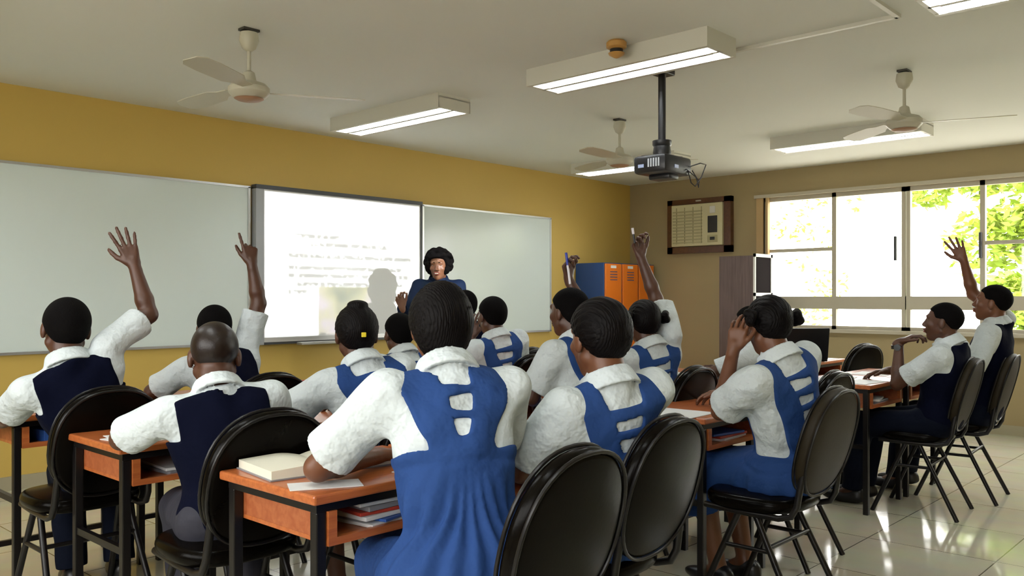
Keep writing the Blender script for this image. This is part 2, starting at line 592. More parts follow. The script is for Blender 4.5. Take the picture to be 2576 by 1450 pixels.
# ------------------------------------------------------------------ fans
def make_fan(ang):
    t = thing('ceiling_fan', 'x', 'ceiling fan', (0, 0, CEIL))
    MB().box(-0.045, 0.045, -0.03, 0.03, -0.012, 0).build('ceiling_bracket', M['fandark'], t)
    MB().lathe([(0.02, -0.012), (0.045, -0.02), (0.05, -0.06), (0.034, -0.10), (0.014, -0.115)]).build('canopy', M['fan'], t, True)
    MB().tube([(0, 0, -0.1), (0, 0, -0.26)], 0.010, 12).build('downrod', M['fan'], t, True)
    MB().lathe([(0.012, -0.215), (0.028, -0.225), (0.036, -0.262), (0.04, -0.27), (0.085, -0.285), (0.104, -0.305), (0.104, -0.33), (0.085, -0.352), (0.05, -0.366), (0.0, -0.37)], 36).build('motor_housing', M['fan'], t, True)
    MB().lathe([(0.0, -0.372), (0.06, -0.368), (0.075, -0.36), (0.05, -0.355), (0.0, -0.355)], 30).build('bottom_cap', M['fanrust'], t, True)
    for k in range(3):
        a = ang + k * 2 * PI / 3
        b = MB()
        R = Matrix.Rotation(a, 4, 'Z') @ Matrix.Rotation(math.radians(9), 4, 'X')
        vs = []
        prof = [(0.10, 0.028), (0.18, 0.035), (0.24, 0.062), (0.45, 0.068), (0.56, 0.062), (0.60, 0.035)]
        top = [b.bm.verts.new(R @ Vector((r, w, -0.318))) for r, w in prof] + [b.bm.verts.new(R @ Vector((r, -w, -0.318))) for r, w in reversed(prof)]
        fc = b.bm.faces.new(top)
        ex = bmesh.ops.extrude_face_region(b.bm, geom=[fc])
        bmesh.ops.translate(b.bm, vec=(0, 0, -0.004), verts=[v for v in ex['geom'] if isinstance(v, bmesh.types.BMVert)])
        b.build('blade', M['fan'], t)
    return t


for x, y, ang, lb in [(2.34, 4.03, -0.52, 'cream ceiling fan above the long whiteboard'),
                      (5.48, 3.95, -0.95, 'cream ceiling fan partly hidden by the black projector'),
                      (5.49, 1.83, -1.25, 'cream ceiling fan nearest the windows')]:
    fo = make_fan(ang)
    fo.location = (x, y, CEIL)
    fo['label'] = lb
    fo['group'] = 'ceiling fans'

# smoke detector, conduit
t = thing('fire_alarm', 'small amber dome alarm on the ceiling beside the tube light', 'alarm', (3.80, 2.76, CEIL))
MB().lathe([(0.045, 0), (0.055, -0.01), (0.055, -0.035), (0.04, -0.045)]).build('base_ring', M['amber'], t, True)
MB().lathe([(0.036, -0.045), (0.036, -0.066)]).build('sensor_window', M['black'], t, True)
MB().lathe([(0.045, -0.066), (0.04, -0.076), (0.015, -0.09), (0.0, -0.095)]).build('dome', M['amber'], t, True)
c = MB().box(4.365, 4.39, 1.49, 2.86, CEIL - 0.018, CEIL).box(3.0, 4.39, 1.478, 1.503, CEIL - 0.018, CEIL).build('cable_conduit', M['whitemetal'])
tag(c, 'thin white cable conduit bending across the ceiling', 'conduit')

# ------------------------------------------------------------------ projector
PX, PY, PZ = 4.46, 2.90, 2.05
t = thing('projector', 'black ceiling projector hanging on a black pole', 'projector', (PX, PY, PZ))
MB().box(-0.07, 0.07, -0.05, 0.05, CEIL - PZ - 0.035, CEIL - PZ, 0.006).build('ceiling_plate', M['black'], t)
MB().tube([(0, 0, 0.13), (0, 0, CEIL - PZ - 0.02)], 0.023, 18).build('pole', M['black'], t, True)
m_ = MB()
m_.lathe([(0.05, 0.06), (0.055, 0.08), (0.05, 0.12), (0.058, 0.13), (0.058, 0.155), (0.02, 0.16)], 20)
m_.build('mount_collar', M['black'], t, True)
a = MB()
for sx in (-1, 1):
    for sy in (-1, 1):
        a.tube([(0, 0, 0.068), (sx * 0.10, sy * 0.08, 0.055)], 0.008, 8)
a.build('mount_arm', M['black'], t)
RB = Matrix.Rotation(math.radians(0), 4, 'Z')
MB().box(-0.15, 0.15, -0.12, 0.11, -0.055, 0.055, 0.022).build('projector_body', M['black'], t, True)
MB().box(-0.06, 0.05, -0.09, 0.06, -0.085, -0.05, 0.012).build('under_box', M['black'], t, True)
LR = Matrix.Rotation(-PI / 2, 4, 'X')
lm = MB()
lm.lathe([(0.03, 0.10), (0.036, 0.115), (0.036, 0.13), (0.028, 0.135)], 24)
bmesh.ops.transform(lm.bm, matrix=LR, verts=lm.bm.verts)
lm.build('lens_ring', M['black'], t, True)
for k, (bx0, bz) in enumerate([(-0.148, 0.01), (-0.148, -0.02)]):
    pass
v = MB()
for k in range(5):
    v.box(-0.152, -0.149, -0.08 + k * 0.018, -0.07 + k * 0.018, -0.02, 0.03)
v.build('vent', M['greyplastic'], t)
MB().box(-0.153, -0.149, 0.03, 0.07, -0.02, 0.0).build('status_badge', M['lens'], t)
MB().box(-0.05, -0.01, -0.124, -0.119, -0.025, -0.005).build('port_panel', M['lens'], t)
cb = MB()
cb.tube([(0.12, -0.12, 0.0), (0.16, -0.17, 0.02), (0.21, -0.18, 0.015), (0.19, -0.16, -0.06), (0.15, -0.14, -0.12), (0.12, -0.13, -0.10), (0.10, -0.121, -0.03)], 0.0035, 8)
cb.tube([(0.08, -0.12, -0.02), (0.11, -0.17, -0.07), (0.14, -0.17, -0.13), (0.18, -0.15, -0.09), (0.15, -0.118, -0.02)], 0.003, 8)
cb.build('cable', M['black'], t, True)

# the projector's own beam: a spot with the slide in its light
ld = bpy.data.lights.new('projector_beam', 'SPOT')
ld.energy = 185
ld.spot_size = math.radians(62)
ld.spot_blend = 0.0
ld.shadow_soft_size = 0.008
ld.use_nodes = True
nt = ld.node_tree
LPX, LPY, LPZ = PX, PY + 0.15, PZ
DW = (WY - 0.065) - LPY


def nmath(nt, op, a, b=None, c=None, clamp=False):
    n = nt.nodes.new('ShaderNodeMath')
    n.operation = op
    n.use_clamp = clamp
    for i, v in enumerate((a, b, c)):
        if v is None:
            continue
        if isinstance(v, (int, float)):
            n.inputs[i].default_value = v
        else:
            nt.links.new(v, n.inputs[i])
    return n.outputs[0]


nt.nodes.clear()
out = nt.nodes.new('ShaderNodeOutputLight')
em = nt.nodes.new('ShaderNodeEmission')
tc = nt.nodes.new('ShaderNodeTexCoord')
sp = nt.nodes.new('ShaderNodeSeparateXYZ')
nt.links.new(tc.outputs['Normal'], sp.inputs[0])
az = nmath(nt, 'ABSOLUTE', sp.outputs[2])
SX = nmath(nt, 'MULTIPLY_ADD', nmath(nt, 'DIVIDE', sp.outputs[0], az), DW, LPX)
SZ = nmath(nt, 'MULTIPLY_ADD', nmath(nt, 'DIVIDE', sp.outputs[1], az), DW, LPZ)


def inrect(x0, x1, z0, z1):
    a = nmath(nt, 'MULTIPLY', nmath(nt, 'GREATER_THAN', SX, x0), nmath(nt, 'LESS_THAN', SX, x1))
    b = nmath(nt, 'MULTIPLY', nmath(nt, 'GREATER_THAN', SZ, z0), nmath(nt, 'LESS_THAN', SZ, z1))
    return nmath(nt, 'MULTIPLY', a, b)


cmb = nt.nodes.new('ShaderNodeCombineXYZ')
nt.links.new(nmath(nt, 'MULTIPLY', SX, 30.0), cmb.inputs[0])
nt.links.new(nmath(nt, 'MULTIPLY', SZ, 22.0), cmb.inputs[1])
wn = nt.nodes.new('ShaderNodeTexNoise')
wn.inputs['Scale'].default_value = 1.0
nt.links.new(cmb.outputs[0], wn.inputs['Vector'])
inkn = nmath(nt, 'GREATER_THAN', wn.outputs['Fac'], 0.43)
ink = None
for (x0, x1, zc) in [(3.98, 4.42, 1.765), (4.12, 4.95, 1.70), (3.92, 5.22, 1.60), (3.92, 5.12, 1.50), (3.92, 5.20, 1.405 + .03), (4.0, 5.12, 1.365), (3.92, 4.14, 1.30)]:
    r = inrect(x0, x1, zc - 0.017, zc + 0.017)
    ink = r if ink is None else nmath(nt, 'MAXIMUM', ink, r)
ink = nmath(nt, 'MULTIPLY', ink, inkn)
dim = nmath(nt, 'MULTIPLY_ADD', ink, -0.75, 1.0)
pic = inrect(4.21, 4.80, 0.93, 1.345)
pn = nt.nodes.new('ShaderNodeTexNoise')
pn.inputs['Scale'].default_value = 0.16
pn.inputs['Detail'].default_value = 3
nt.links.new(cmb.outputs[0], pn.inputs['Vector'])
pr = nt.nodes.new('ShaderNodeValToRGB')
pr.color_ramp.elements[0].position = 0.3
pr.color_ramp.elements[0].color = (0.05, 0.08, 0.03, 1)
pr.color_ramp.elements[1].position = 0.68
pr.color_ramp.elements[1].color = (0.45, 0.36, 0.52, 1)
e3 = pr.color_ramp.elements.new(0.5)
e3.color = (0.36, 0.34, 0.15, 1)
nt.links.new(pn.outputs['Fac'], pr.inputs['Fac'])
mxp = nt.nodes.new('ShaderNodeMix')
mxp.data_type = 'RGBA'
nt.links.new(pic, mxp.inputs[0])
cw = nt.nodes.new('ShaderNodeCombineXYZ')
nt.links.new(dim, cw.inputs[0])
nt.links.new(dim, cw.inputs[1])
nt.links.new(dim, cw.inputs[2])
nt.links.new(cw.outputs[0], mxp.inputs[6])
nt.links.new(pr.outputs['Color'], mxp.inputs[7])
nt.links.new(mxp.outputs[2], em.inputs['Color'])
nt.links.new(inrect(3.70, 5.325, 0.935, 2.105), em.inputs['Strength'])
nt.links.new(em.outputs[0], out.inputs[0])
lo = bpy.data.objects.new('projector_beam', ld)
COL.objects.link(lo)
lo.location = (LPX, LPY, LPZ)
lo.rotation_euler = (PI / 2, 0, 0)     # local -Z -> +Y, local Y -> +Z

# ------------------------------------------------------------------ lockers, air conditioner, cabinet
t = thing('locker', 'metal locker with blue sides and three orange doors in the far corner', 'locker', (7.72, 5.76, 0))
MB().box(0, 0.99, 0.02, 0.42, 0.04, 1.645, 0.004).build('body', M['lockblue'], t)
for k in range(3):
    x = 0.012 + k * 0.326
    MB().box(x, x + 0.296, 0.0, 0.022, 0.07, 1.635, 0.004).build('door', M['lockor'], t)
    dd = t.children[-1]
    lv = MB()
    for q in range(4):
        lv.box(x + 0.08, x + 0.21, -0.004, 0.001, 1.45 + q * 0.03, 1.458 + q * 0.03)
    lv.build('vent_slots', M['lockblue'], dd)
    MB().box(x + 0.04, x + 0.065, -0.02, 0.001, 0.95, 1.05, 0.004).build('handle', M['alu'], dd)
    MB().box(x + 0.09, x + 0.19, -0.004, 0.001, 1.585, 1.615).build('name_card', M['paper'], dd)
MB().box(0.02, 0.97, 0.03, 0.4, 0, 0.04).build('plinth', M['darkframe'], t)

t = thing('air_conditioner', 'old cream window air conditioner in a dark wood frame on the wall', 'air conditioner', (WX, 5.20, 2.085))
HW, HH = 0.415, 0.315
fr = MB()
fr.box(-0.07, 0.0, -HW, HW, HH - 0.06, HH)
fr.box(-0.07, 0.0, -HW, HW, -HH, -HH + 0.075)
fr.box(-0.07, 0.0, HW - 0.07, HW, -HH, HH)
fr.box(-0.07, 0.0, -HW, -HW + 0.085, -HH, HH)
fr.build('wooden_frame', M['acwood'], t)
MB().box(-0.10, -0.005, -HW + 0.09, HW - 0.075, -HH + 0.08, HH - 0.065, 0.008).build('fascia', M['acbody'], t)
g = MB()
for k in range(11):
    z = -HH + 0.115 + k * 0.036
    g.box(-0.112, -0.10, -0.07, HW - 0.10, z, z + 0.014)
g.build('grille', M['acgrill'], t)
g = MB()
for k in range(4):
    y0 = HW - 0.15 - k * 0.11
    g.box(-0.108, -0.101, y0, y0 + 0.006, -HH + 0.11, HH - 0.1)
g.build('grille_rib', M['acgrill'], t)
MB().box(-0.108, -0.10, -0.265, -0.145, -0.09, 0.10, 0.003).build('control_display', M['black'], t)
MB().box(-0.106, -0.10, -0.27, -0.14, -0.20, -0.12, 0.003).build('switch_plate', M['acgrill'], t)
MB().box(-0.112, -0.104, -0.235, -0.175, -0.175, -0.14, 0.003).build('switch', M['black'], t)
MB().box(-0.108, -0.10, -0.24, -0.17, 0.13, 0.21, 0.003).build('badge_panel', M['white'], t)
MB().box(-0.075, -0.068, -0.04, 0.03, HH - 0.035, HH - 0.02).build('name_plate', M['alu'], t)

t = thing('bookcase', 'tall grey brown laminate cabinet with dark panels painted as shaded openings beside the window', 'cabinet', (8.40, 4.31, 0))
MB().box(0, 0.41, 0.02, 0.42, 0, 1.70).build('carcass', M['cabwood'], t)
fr = MB()
fr.box(0.0, 0.022, 0, 0.02, 0, 1.72)
fr.box(0.37, 0.41, 0, 0.02, 0, 1.72)
for z in (0.0, 0.42, 0.85, 1.27, 1.685):
    fr.box(0.0, 0.41, 0, 0.02, z, z + 0.035)
fr.build('front_frame', M['white'], t)
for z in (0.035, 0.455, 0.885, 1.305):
    MB().box(0.022, 0.37, 0.008, 0.0195, z, z + 0.385).build('recess_shade_panel', M['cabshade'], t)  # near-black sheet over the solid carcass paints the shade of an open recess

# ------------------------------------------------------------------ desks
DW_, DD_ = 0.60, 0.48


def make_desk():
    t = thing('school_desk', 'x', 'desk', (0, 0, 0))
    hw, hd = DW_ / 2, DD_ / 2
    tp = MB()
    tp.box(-hw, hw, -hd, hd, 0.724, 0.75, 0.006)
    tp.build('tabletop', M['desk'], t)
    fr = MB()
    fr.box(-hw + 0.02, hw - 0.02, -hd + 0.02, -hd + 0.05, 0.70, 0.724)
    fr.box(-hw + 0.02, hw - 0.02, hd - 0.05, hd - 0.02, 0.70, 0.724)
    fr.box(-hw + 0.02, -hw + 0.05, -hd + 0.05, hd - 0.05, 0.70, 0.724)
    fr.box(hw - 0.05, hw - 0.02, -hd + 0.05, hd - 0.05, 0.70, 0.724)
    fr.build('top_frame', M['tubeblk'], t)
    for sx in (-1, 1):
        for sy in (-1, 1):
            x, y = sx * (hw - 0.035), sy * (hd - 0.035)
            MB().box(x - 0.015, x + 0.015, y - 0.015, y + 0.015, 0, 0.70, 0.003).build('leg', M['tubeblk'], t)
    for sx in (-1, 1):
        x = sx * (hw - 0.062)
        MB().box(x - 0.009, x + 0.009, -hd + 0.03, hd - 0.04, 0.622, 0.70).build('side_panel', M['deskin'], t)
        x = sx * (hw - 0.035)
        MB().box(x - 0.010, x + 0.010, -hd + 0.05, hd - 0.05, 0.375, 0.40).build('side_rail', M['tubeblk'], t)
    MB().box(-hw + 0.052, hw - 0.052, hd - 0.06, hd - 0.045, 0.622, 0.70).build('back_panel', M['deskin'], t)
    MB().box(-hw + 0.052, hw - 0.052, -hd + 0.02, hd - 0.045, 0.612, 0.624).build('shelf', M['desk'], t)
    ff = MB()
    ff.box(-hw + 0.052, hw - 0.052, -hd + 0.012, -hd + 0.03, 0.610, 0.630)
    ff.box(-hw + 0.052, -hw + 0.078, -hd + 0.012, -hd + 0.03, 0.630, 0.70)
    ff.box(hw - 0.078, hw - 0.052, -hd + 0.012, -hd + 0.03, 0.630, 0.70)
    ff.build('front_frame', M['desk'], t)
    MB().box(-hw + 0.05, hw - 0.05, hd - 0.045, hd - 0.025, 0.10, 0.125).build('foot_rail', M['tubeblk'], t)
    return t


desks = [
    # near corner x, y, label
    (1.25, 1.84, 'wooden school desk under the large girl\'s elbow, open shelf full of papers'),
    (1.87, 1.84, 'wooden school desk in front of the girl turning her face, mostly hidden'),
    (1.215, 2.92, 'wooden school desk beside the boy with the shaved head'),
    (1.835, 2.92, 'wooden school desk of the girl with the yellow hair clip'),
    (1.215, 4.0, 'wooden school desk of the waving boy in front of the long whiteboard'),
    (1.835, 4.0, 'wooden school desk of the boy pointing one finger up'),
    (3.15, 1.84, 'wooden school desk with a white paper, in front of the girl resting her head'),
    (3.78, 1.95, 'wooden school desk without a pupil, behind the girl resting her head'),
    (2.95, 2.92, 'wooden school desk of the girl with the blue capped pen'),
    (3.57, 2.92, 'wooden school desk of the girl raising an arm before the orange locker'),
    (2.86, 4.0, 'wooden school desk before the projection screen, corner showing past the white sleeve'),
    (3.55, 4.0, 'wooden school desk of the girl in front of the narrower whiteboard'),
    (4.72, 2.92, 'wooden school desk seen between two girls, carrying a pencil case'),
    (4.99, 1.85, 'wooden school desk with papers under the elbow of the boy wearing a watch'),
    (5.62, 1.84, 'wooden school desk by the window side boy with the raised arm'),
    (6.47, 2.82, 'wooden school desk carrying the black laptop below the windows'),
    (4.15, 4.48, 'wooden school desk close to the teacher, hidden behind pupils'),
]
D0 = make_desk()
for i, (x, y, lb) in enumerate(desks):
    o = D0 if i == 0 else copy_tree(D0)
    o.location = (x + DW_ / 2, y + DD_ / 2, 0)
    o['label'] = lb
    o['group'] = 'wooden school desks'


# ------------------------------------------------------------------ chairs
def outline(n, w, h, p=2.6, taper=0.12):
    pts = []
    for k in range(n):
        a = 2 * PI * k / n
        c, s = math.cos(a), math.sin(a)
        x = math.copysign(abs(c) ** (2 / p), c) * w
        z = math.copysign(abs(s) ** (2 / p), s) * h
        x *= 1.0 + taper * (z / h)
        pts.append((x, z))
    return pts


def pad(mb, pts, t, dome, M4, layers=4):
    """a padded cushion: outline in local XZ, thickness along Y"""
    prof = []
    for q in range(layers + 1):
        a = q / layers * PI / 2
        prof.append((1 - 0.10 * (1 - math.cos(a)) * 1.0, -t / 2 * math.sin(a)))
    ring_def = [(s, y) for s, y in reversed(prof)] + [(s, -y) for s, y in prof[1:]]
    bm = mb.bm
    rings = []
    for s, y in ring_def:
        rings.append([bm.verts.new(M4 @ Vector((x * s, y, z * s))) for x, z in pts])
    n = len(pts)
    for i in range(len(rings) - 1):
        for k in range(n):
            bm.faces.new((rings[i][k], rings[i][(k + 1) % n], rings[i + 1][(k + 1) % n], rings[i + 1][k]))
    for ring, sgn in ((rings[0], -1), (rings[-1], 1)):
        prev = ring
        for f_, dd in ((0.6, 0.7), (0.25, 1.0)):
            s0 = ring_def[0][0] * f_
            nr = [bm.verts.new(M4 @ Vector((x * s0, sgn * (t / 2 + dome * dd), z * s0))) for x, z in pts]
            for k in range(n):
                bm.faces.new((prev[k], prev[(k + 1) % n], nr[(k + 1) % n], nr[k]))
            prev = nr
        bm.faces.new(prev)


def make_chair():
    t = thing('padded_chair', 'x', 'chair', (0, 0, 0))
    # seat
    sp_ = outline(36, 0.205, 0.20, 3.0, 0.0)
    mb = MB()
    pad(mb, sp_, 0.055, 0.008, Matrix.Translation((0, 0.0, 0.452)) @ Matrix.Rotation(PI / 2, 4, 'X'))
    mb.build('seat', M['vinyl'], t, True)
    # backrest
    bp_ = outline(44, 0.205, 0.215, 2.35, -0.02)
    Mb = Matrix.Translation((0, -0.262, 0.700)) @ Matrix.Rotation(math.radians(15), 4, 'X')
    mb = MB()
    pad(mb, bp_, 0.05, 0.010, Mb)
    mb.build('backrest', M['vinyl'], t, True)
    mb = MB()
    for yy in (-0.024, 0.024):
        loop = [Mb @ Vector((x * 0.985, yy, z * 0.985)) for x, z in bp_]
        loop += loop[:2]
        mb.tube(loop, 0.0055, 8, cap=False)
    mb.build('piping', M['tubeblk'], t, True)
    for sx in (-1, 1):
        mb = MB()
        mb.tube([(sx * 0.165, 0.17, 0.418), (sx * 0.175, 0.0, 0.415), (sx * 0.178, -0.15, 0.415), (sx * 0.178, -0.20, 0.43), (sx * 0.177, -0.222, 0.47), (sx * 0.172, -0.236, 0.56), (sx * 0.168, -0.262, 0.66)], 0.0125, 12)
        mb.build('side_frame', M['tubeblk'], t, True)
        MB().tube([(sx * 0.168, 0.02, 0.412), (sx * 0.195, 0.20, 0.0)], 0.0125, 12).build('leg', M['tubeblk'], t, True)
        MB().tube([(sx * 0.168, -0.05, 0.412), (sx * 0.195, -0.255, 0.0)], 0.0125, 12).build('leg', M['tubeblk'], t, True)
        MB().tube([(sx * 0.178, 0.078, 0.28), (sx * 0.178, -0.117, 0.28)], 0.009, 10).build('stretcher', M['tubeblk'], t, True)
    MB().tube([(-0.176, -0.11, 0.295), (0.176, -0.11, 0.295)], 0.009, 10).build('stretcher', M['tubeblk'], t, True)
    MB().box(-0.17, 0.17, -0.02, 0.02, 0.405, 0.42).build('seat_bar', M['tubeblk'], t)
    return t


chairs = [
    # x, y, yaw(deg, clockwise), worn, label
    (1.535, 1.535, -3, 0, 'dark padded chair of the large girl in blue, nearest the camera'),
    (2.12, 1.66, -3, 0, 'dark padded chair of the girl turning her face, second nearest the camera'),
    (1.44, 2.62, 2, 0, 'dark padded chair of the boy with the shaved head'),
    (2.10, 2.66, 0, 0, 'dark padded chair of the girl with the yellow hair clip'),
    (1.37, 3.66, 0, 0, 'dark padded chair of the waving boy by the long whiteboard'),
    (2.12, 3.74, 0, 0, 'dark padded chair of the boy pointing one finger up'),
    (3.25, 1.63, 0, 1, 'dark padded chair with olive back of the girl resting her head'),
    (3.22, 2.58, 0, 0, 'dark padded chair of the girl with the blue capped pen'),
    (3.77, 2.55, 0, 0, 'dark padded chair of the girl raising an arm before the orange locker'),
    (3.12, 3.72, 0, 0, 'dark padded chair of the girl half hidden before the screen'),
    (3.87, 3.72, 0, 0, 'dark padded chair of the girl before the narrower whiteboard'),
    (4.98, 2.58, 0, 0, 'dark padded chair of the pupil hidden behind the girl resting her head'),
    (5.38, 1.72, -4, 1, 'dark padded chair of the boy wearing a watch'),
    (5.95, 1.66, -4, 1, 'dark padded chair of the window side boy with the raised arm'),
    (4.42, 4.22, 0, 0, 'dark padded chair of the pupil nearest the teacher'),
    (3.97, 1.93, 0, 0, 'empty dark padded chair tucked in behind the girl resting her head'),
    (6.55, 2.72, 15, 0, 'empty dark padded chair at the laptop desk below the windows'),
]
C0 = make_chair()
for i, (x, y, a, worn, lb) in enumerate(chairs):
    o = C0 if i == 0 else copy_tree(C0)
    o.location = (x, y, 0)
    o.rotation_euler = (0, 0, -math.radians(a))
    o['label'] = lb
    o['group'] = 'dark padded chairs'
    if worn:
        for ch in o.children:
            if ch.name.split('.')[0] == 'backrest':
                ch.data = ch.data.copy()
                ch.data.materials[0] = M['vinylb']
                ch['label'] = 'worn olive brown backrest'


# ------------------------------------------------------------------ implicit surfaces for people and clothes
class Field:
    def __init__(s, lo, hi, h):
        s.h = h
        s.lo = np.array(lo, np.float32)
        s.n = np.ceil((np.array(hi) - np.array(lo)) / h).astype(int) + 1
        s.d = np.full(s.n, 0.05, np.float32)

    def sub(s, lo, hi):
        a = np.clip(np.floor((np.array(lo) - s.lo) / s.h).astype(int), 0, s.n)
        b = np.clip(np.ceil((np.array(hi) - s.lo) / s.h).astype(int) + 1, 0, s.n)
        if np.any(b <= a):
            return None
        sl = tuple(slice(i, j) for i, j in zip(a, b))
        X = (s.lo[0] + s.h * np.arange(a[0], b[0], dtype=np.float32))[:, None, None]
        Y = (s.lo[1] + s.h * np.arange(a[1], b[1], dtype=np.float32))[None, :, None]
        Z = (s.lo[2] + s.h * np.arange(a[2], b[2], dtype=np.float32))[None, None, :]
        return sl, X, Y, Z

    def blend(s, sl, d, k, op='add'):
        cur = s.d[sl]
        if op == 'add':
            if k > 0:
                h = np.maximum(k - np.abs(cur - d), 0) / k
                s.d[sl] = np.minimum(cur, d) - h * h * k * 0.25
            else:
                s.d[sl] = np.minimum(cur, d)
        else:   # carve
            d = -d
            if k > 0:
                h = np.maximum(k - np.abs(cur - d), 0) / k
                s.d[sl] = np.maximum(cur, d) + h * h * k * 0.25
            else:
                s.d[sl] = np.maximum(cur, d)

    def cone(s, a, b, ra, rb, k=0.02, cut=None, op='add'):
        a = np.array(a, np.float32)
        b = np.array(b, np.float32)
        m = max(ra, rb) + k + 2.5 * s.h
        r = s.sub(np.minimum(a, b) - m, np.maximum(a, b) + m)
        if r is None:
            return s
        sl, X, Y, Z = r
        ab = b - a
        L2 = float(ab @ ab) + 1e-9
        t = np.clip(((X - a[0]) * ab[0] + (Y - a[1]) * ab[1] + (Z - a[2]) * ab[2]) / L2, 0, 1)
        d = np.sqrt((X - a[0] - t * ab[0]) ** 2 + (Y - a[1] - t * ab[1]) ** 2 + (Z - a[2] - t * ab[2]) ** 2) - (ra + (rb - ra) * t)
        if cut is not None:
            p, n = np.array(cut[0]), np.array(cut[1])
            d = np.maximum(d, (X - p[0]) * n[0] + (Y - p[1]) * n[1] + (Z - p[2]) * n[2])
        s.blend(sl, d, k, op)
        return s

    def ell(s, c, r, R, k=0.02, op='add', keep=None):
        """ellipsoid; R is 3x3 with columns = local axes"""
        c = np.array(c, np.float32)
        R = np.array(R, np.float32)
        ext = np.abs(R) @ np.array(r) + k + 2.5 * s.h
        q = s.sub(c - ext, c + ext)
        if q is None:
            return s
        sl, X, Y, Z = q
        x, y, z = X - c[0], Y - c[1], Z - c[2]
        u = x * R[0, 0] + y * R[1, 0] + z * R[2, 0]
        v = x * R[0, 1] + y * R[1, 1] + z * R[2, 1]
        w = x * R[0, 2] + y * R[1, 2] + z * R[2, 2]
        k0 = np.sqrt((u / r[0]) ** 2 + (v / r[1]) ** 2 + (w / r[2]) ** 2)
        k1 = np.sqrt((u / r[0] ** 2) ** 2 + (v / r[1] ** 2) ** 2 + (w / r[2] ** 2) ** 2) + 1e-6
        d = k0 * (k0 - 1.0) / k1
        if keep is not None:
            d = np.maximum(d, keep(u, v, w))
        s.blend(sl, d, k, op)
        return s

    def all(s):
        return s.sub(s.lo, s.lo + s.h * s.n)

    def mesh(s, name, m, parent, origin):
        d = s.d
        ins = d < 0
        n0, n1, n2 = d.shape
        c = np.zeros((n0 - 1, n1 - 1, n2 - 1), np.uint8)
        for i in (0, 1):
            for j in (0, 1):
                for k in (0, 1):
                    c += ins[i:n0 - 1 + i, j:n1 - 1 + j, k:n2 - 1 + k]
        act = np.argwhere((c > 0) & (c < 8))
        if len(act) == 0:
            return None
        ids = np.full(c.shape, -1, np.int32)
        ids[act[:, 0], act[:, 1], act[:, 2]] = np.arange(len(act))
        acc = np.zeros((len(act), 3), np.float64)
        cnt = np.zeros(len(act))
        corner = {}
        for i in (0, 1):
            for j in (0, 1):
                for k in (0, 1):
                    corner[(i, j, k)] = d[act[:, 0] + i, act[:, 1] + j, act[:, 2] + k].astype(np.float64)
        for a in corner:
            for ax in range(3):
                if a[ax] == 1:
                    continue
                b = list(a)
                b[ax] = 1
                b = tuple(b)
                va, vb = corner[a], corner[b]
                mk = (va < 0) != (vb < 0)
                t = va[mk] / (va[mk] - vb[mk])
                p = np.tile(np.array(a, np.float64), (mk.sum(), 1))
                p[:, ax] += t
                acc[mk] += p
                cnt[mk] += 1
        V = (act + acc / cnt[:, None]) * s.h + s.lo - np.array(origin)
        quads = []
        for ax in range(3):
            o1, o2 = [(1, 2), (2, 0), (0, 1)][ax]
            sa = [slice(None)] * 3
            sb_ = [slice(None)] * 3
            sa[ax] = slice(0, -1)
            sb_[ax] = slice(1, None)
            A, B = ins[tuple(sa)], ins[tuple(sb_)]
            e = np.argwhere(A != B)
            ok = (e[:, o1] > 0) & (e[:, o2] > 0) & (e[:, o1] < c.shape[o1]) & (e[:, o2] < c.shape[o2])
            e = e[ok]
            sg = A[e[:, 0], e[:, 1], e[:, 2]]

            def cell(da, db):
                q = e.copy()
                q[:, o1] += da
                q[:, o2] += db
                return ids[q[:, 0], q[:, 1], q[:, 2]]
            q = np.stack([cell(-1, -1), cell(0, -1), cell(0, 0), cell(-1, 0)], 1)
            q[~sg] = q[~sg][:, ::-1]
            quads.append(q)
        Q = np.concatenate(quads)
        Q = Q[(Q >= 0).all(1)]
        me = bpy.data.meshes.new(name)
        me.vertices.add(len(V))
        me.vertices.foreach_set('co', V.astype(np.float32).ravel())
        me.loops.add(len(Q) * 4)
        me.loops.foreach_set('vertex_index', Q.astype(np.int32).ravel())
        me.polygons.add(len(Q))
        me.polygons.foreach_set('loop_start', np.arange(0, len(Q) * 4, 4, dtype=np.int32))
        me.polygons.foreach_set('use_smooth', np.ones(len(Q), bool))
        me.update(calc_edges=True)
        me.validate()
        me.materials.append(m)
        ob = link(name, me, parent)
        if name in ('shirt', 'jacket', 'pinafore', 'knitted_vest', 'trousers'):
            sm_ = ob.modifiers.new('smooth', 'SMOOTH')
            sm_.iterations = 3
        return ob


def npv(v):
    return np.array((v[0], v[1], v[2]), float)


def nrm(v):
    return v / (np.linalg.norm(v) + 1e-9)


def yawvec(deg):
    a = math.radians(deg)
    return np.array((math.sin(a), math.cos(a), 0.0))


def basis(up, fwd):
    up = nrm(up)
    f = nrm(fwd - up * (fwd @ up))
    r = np.cross(f, up)
    return np.stack([r, f, up], 1)          # columns: right, forward, up


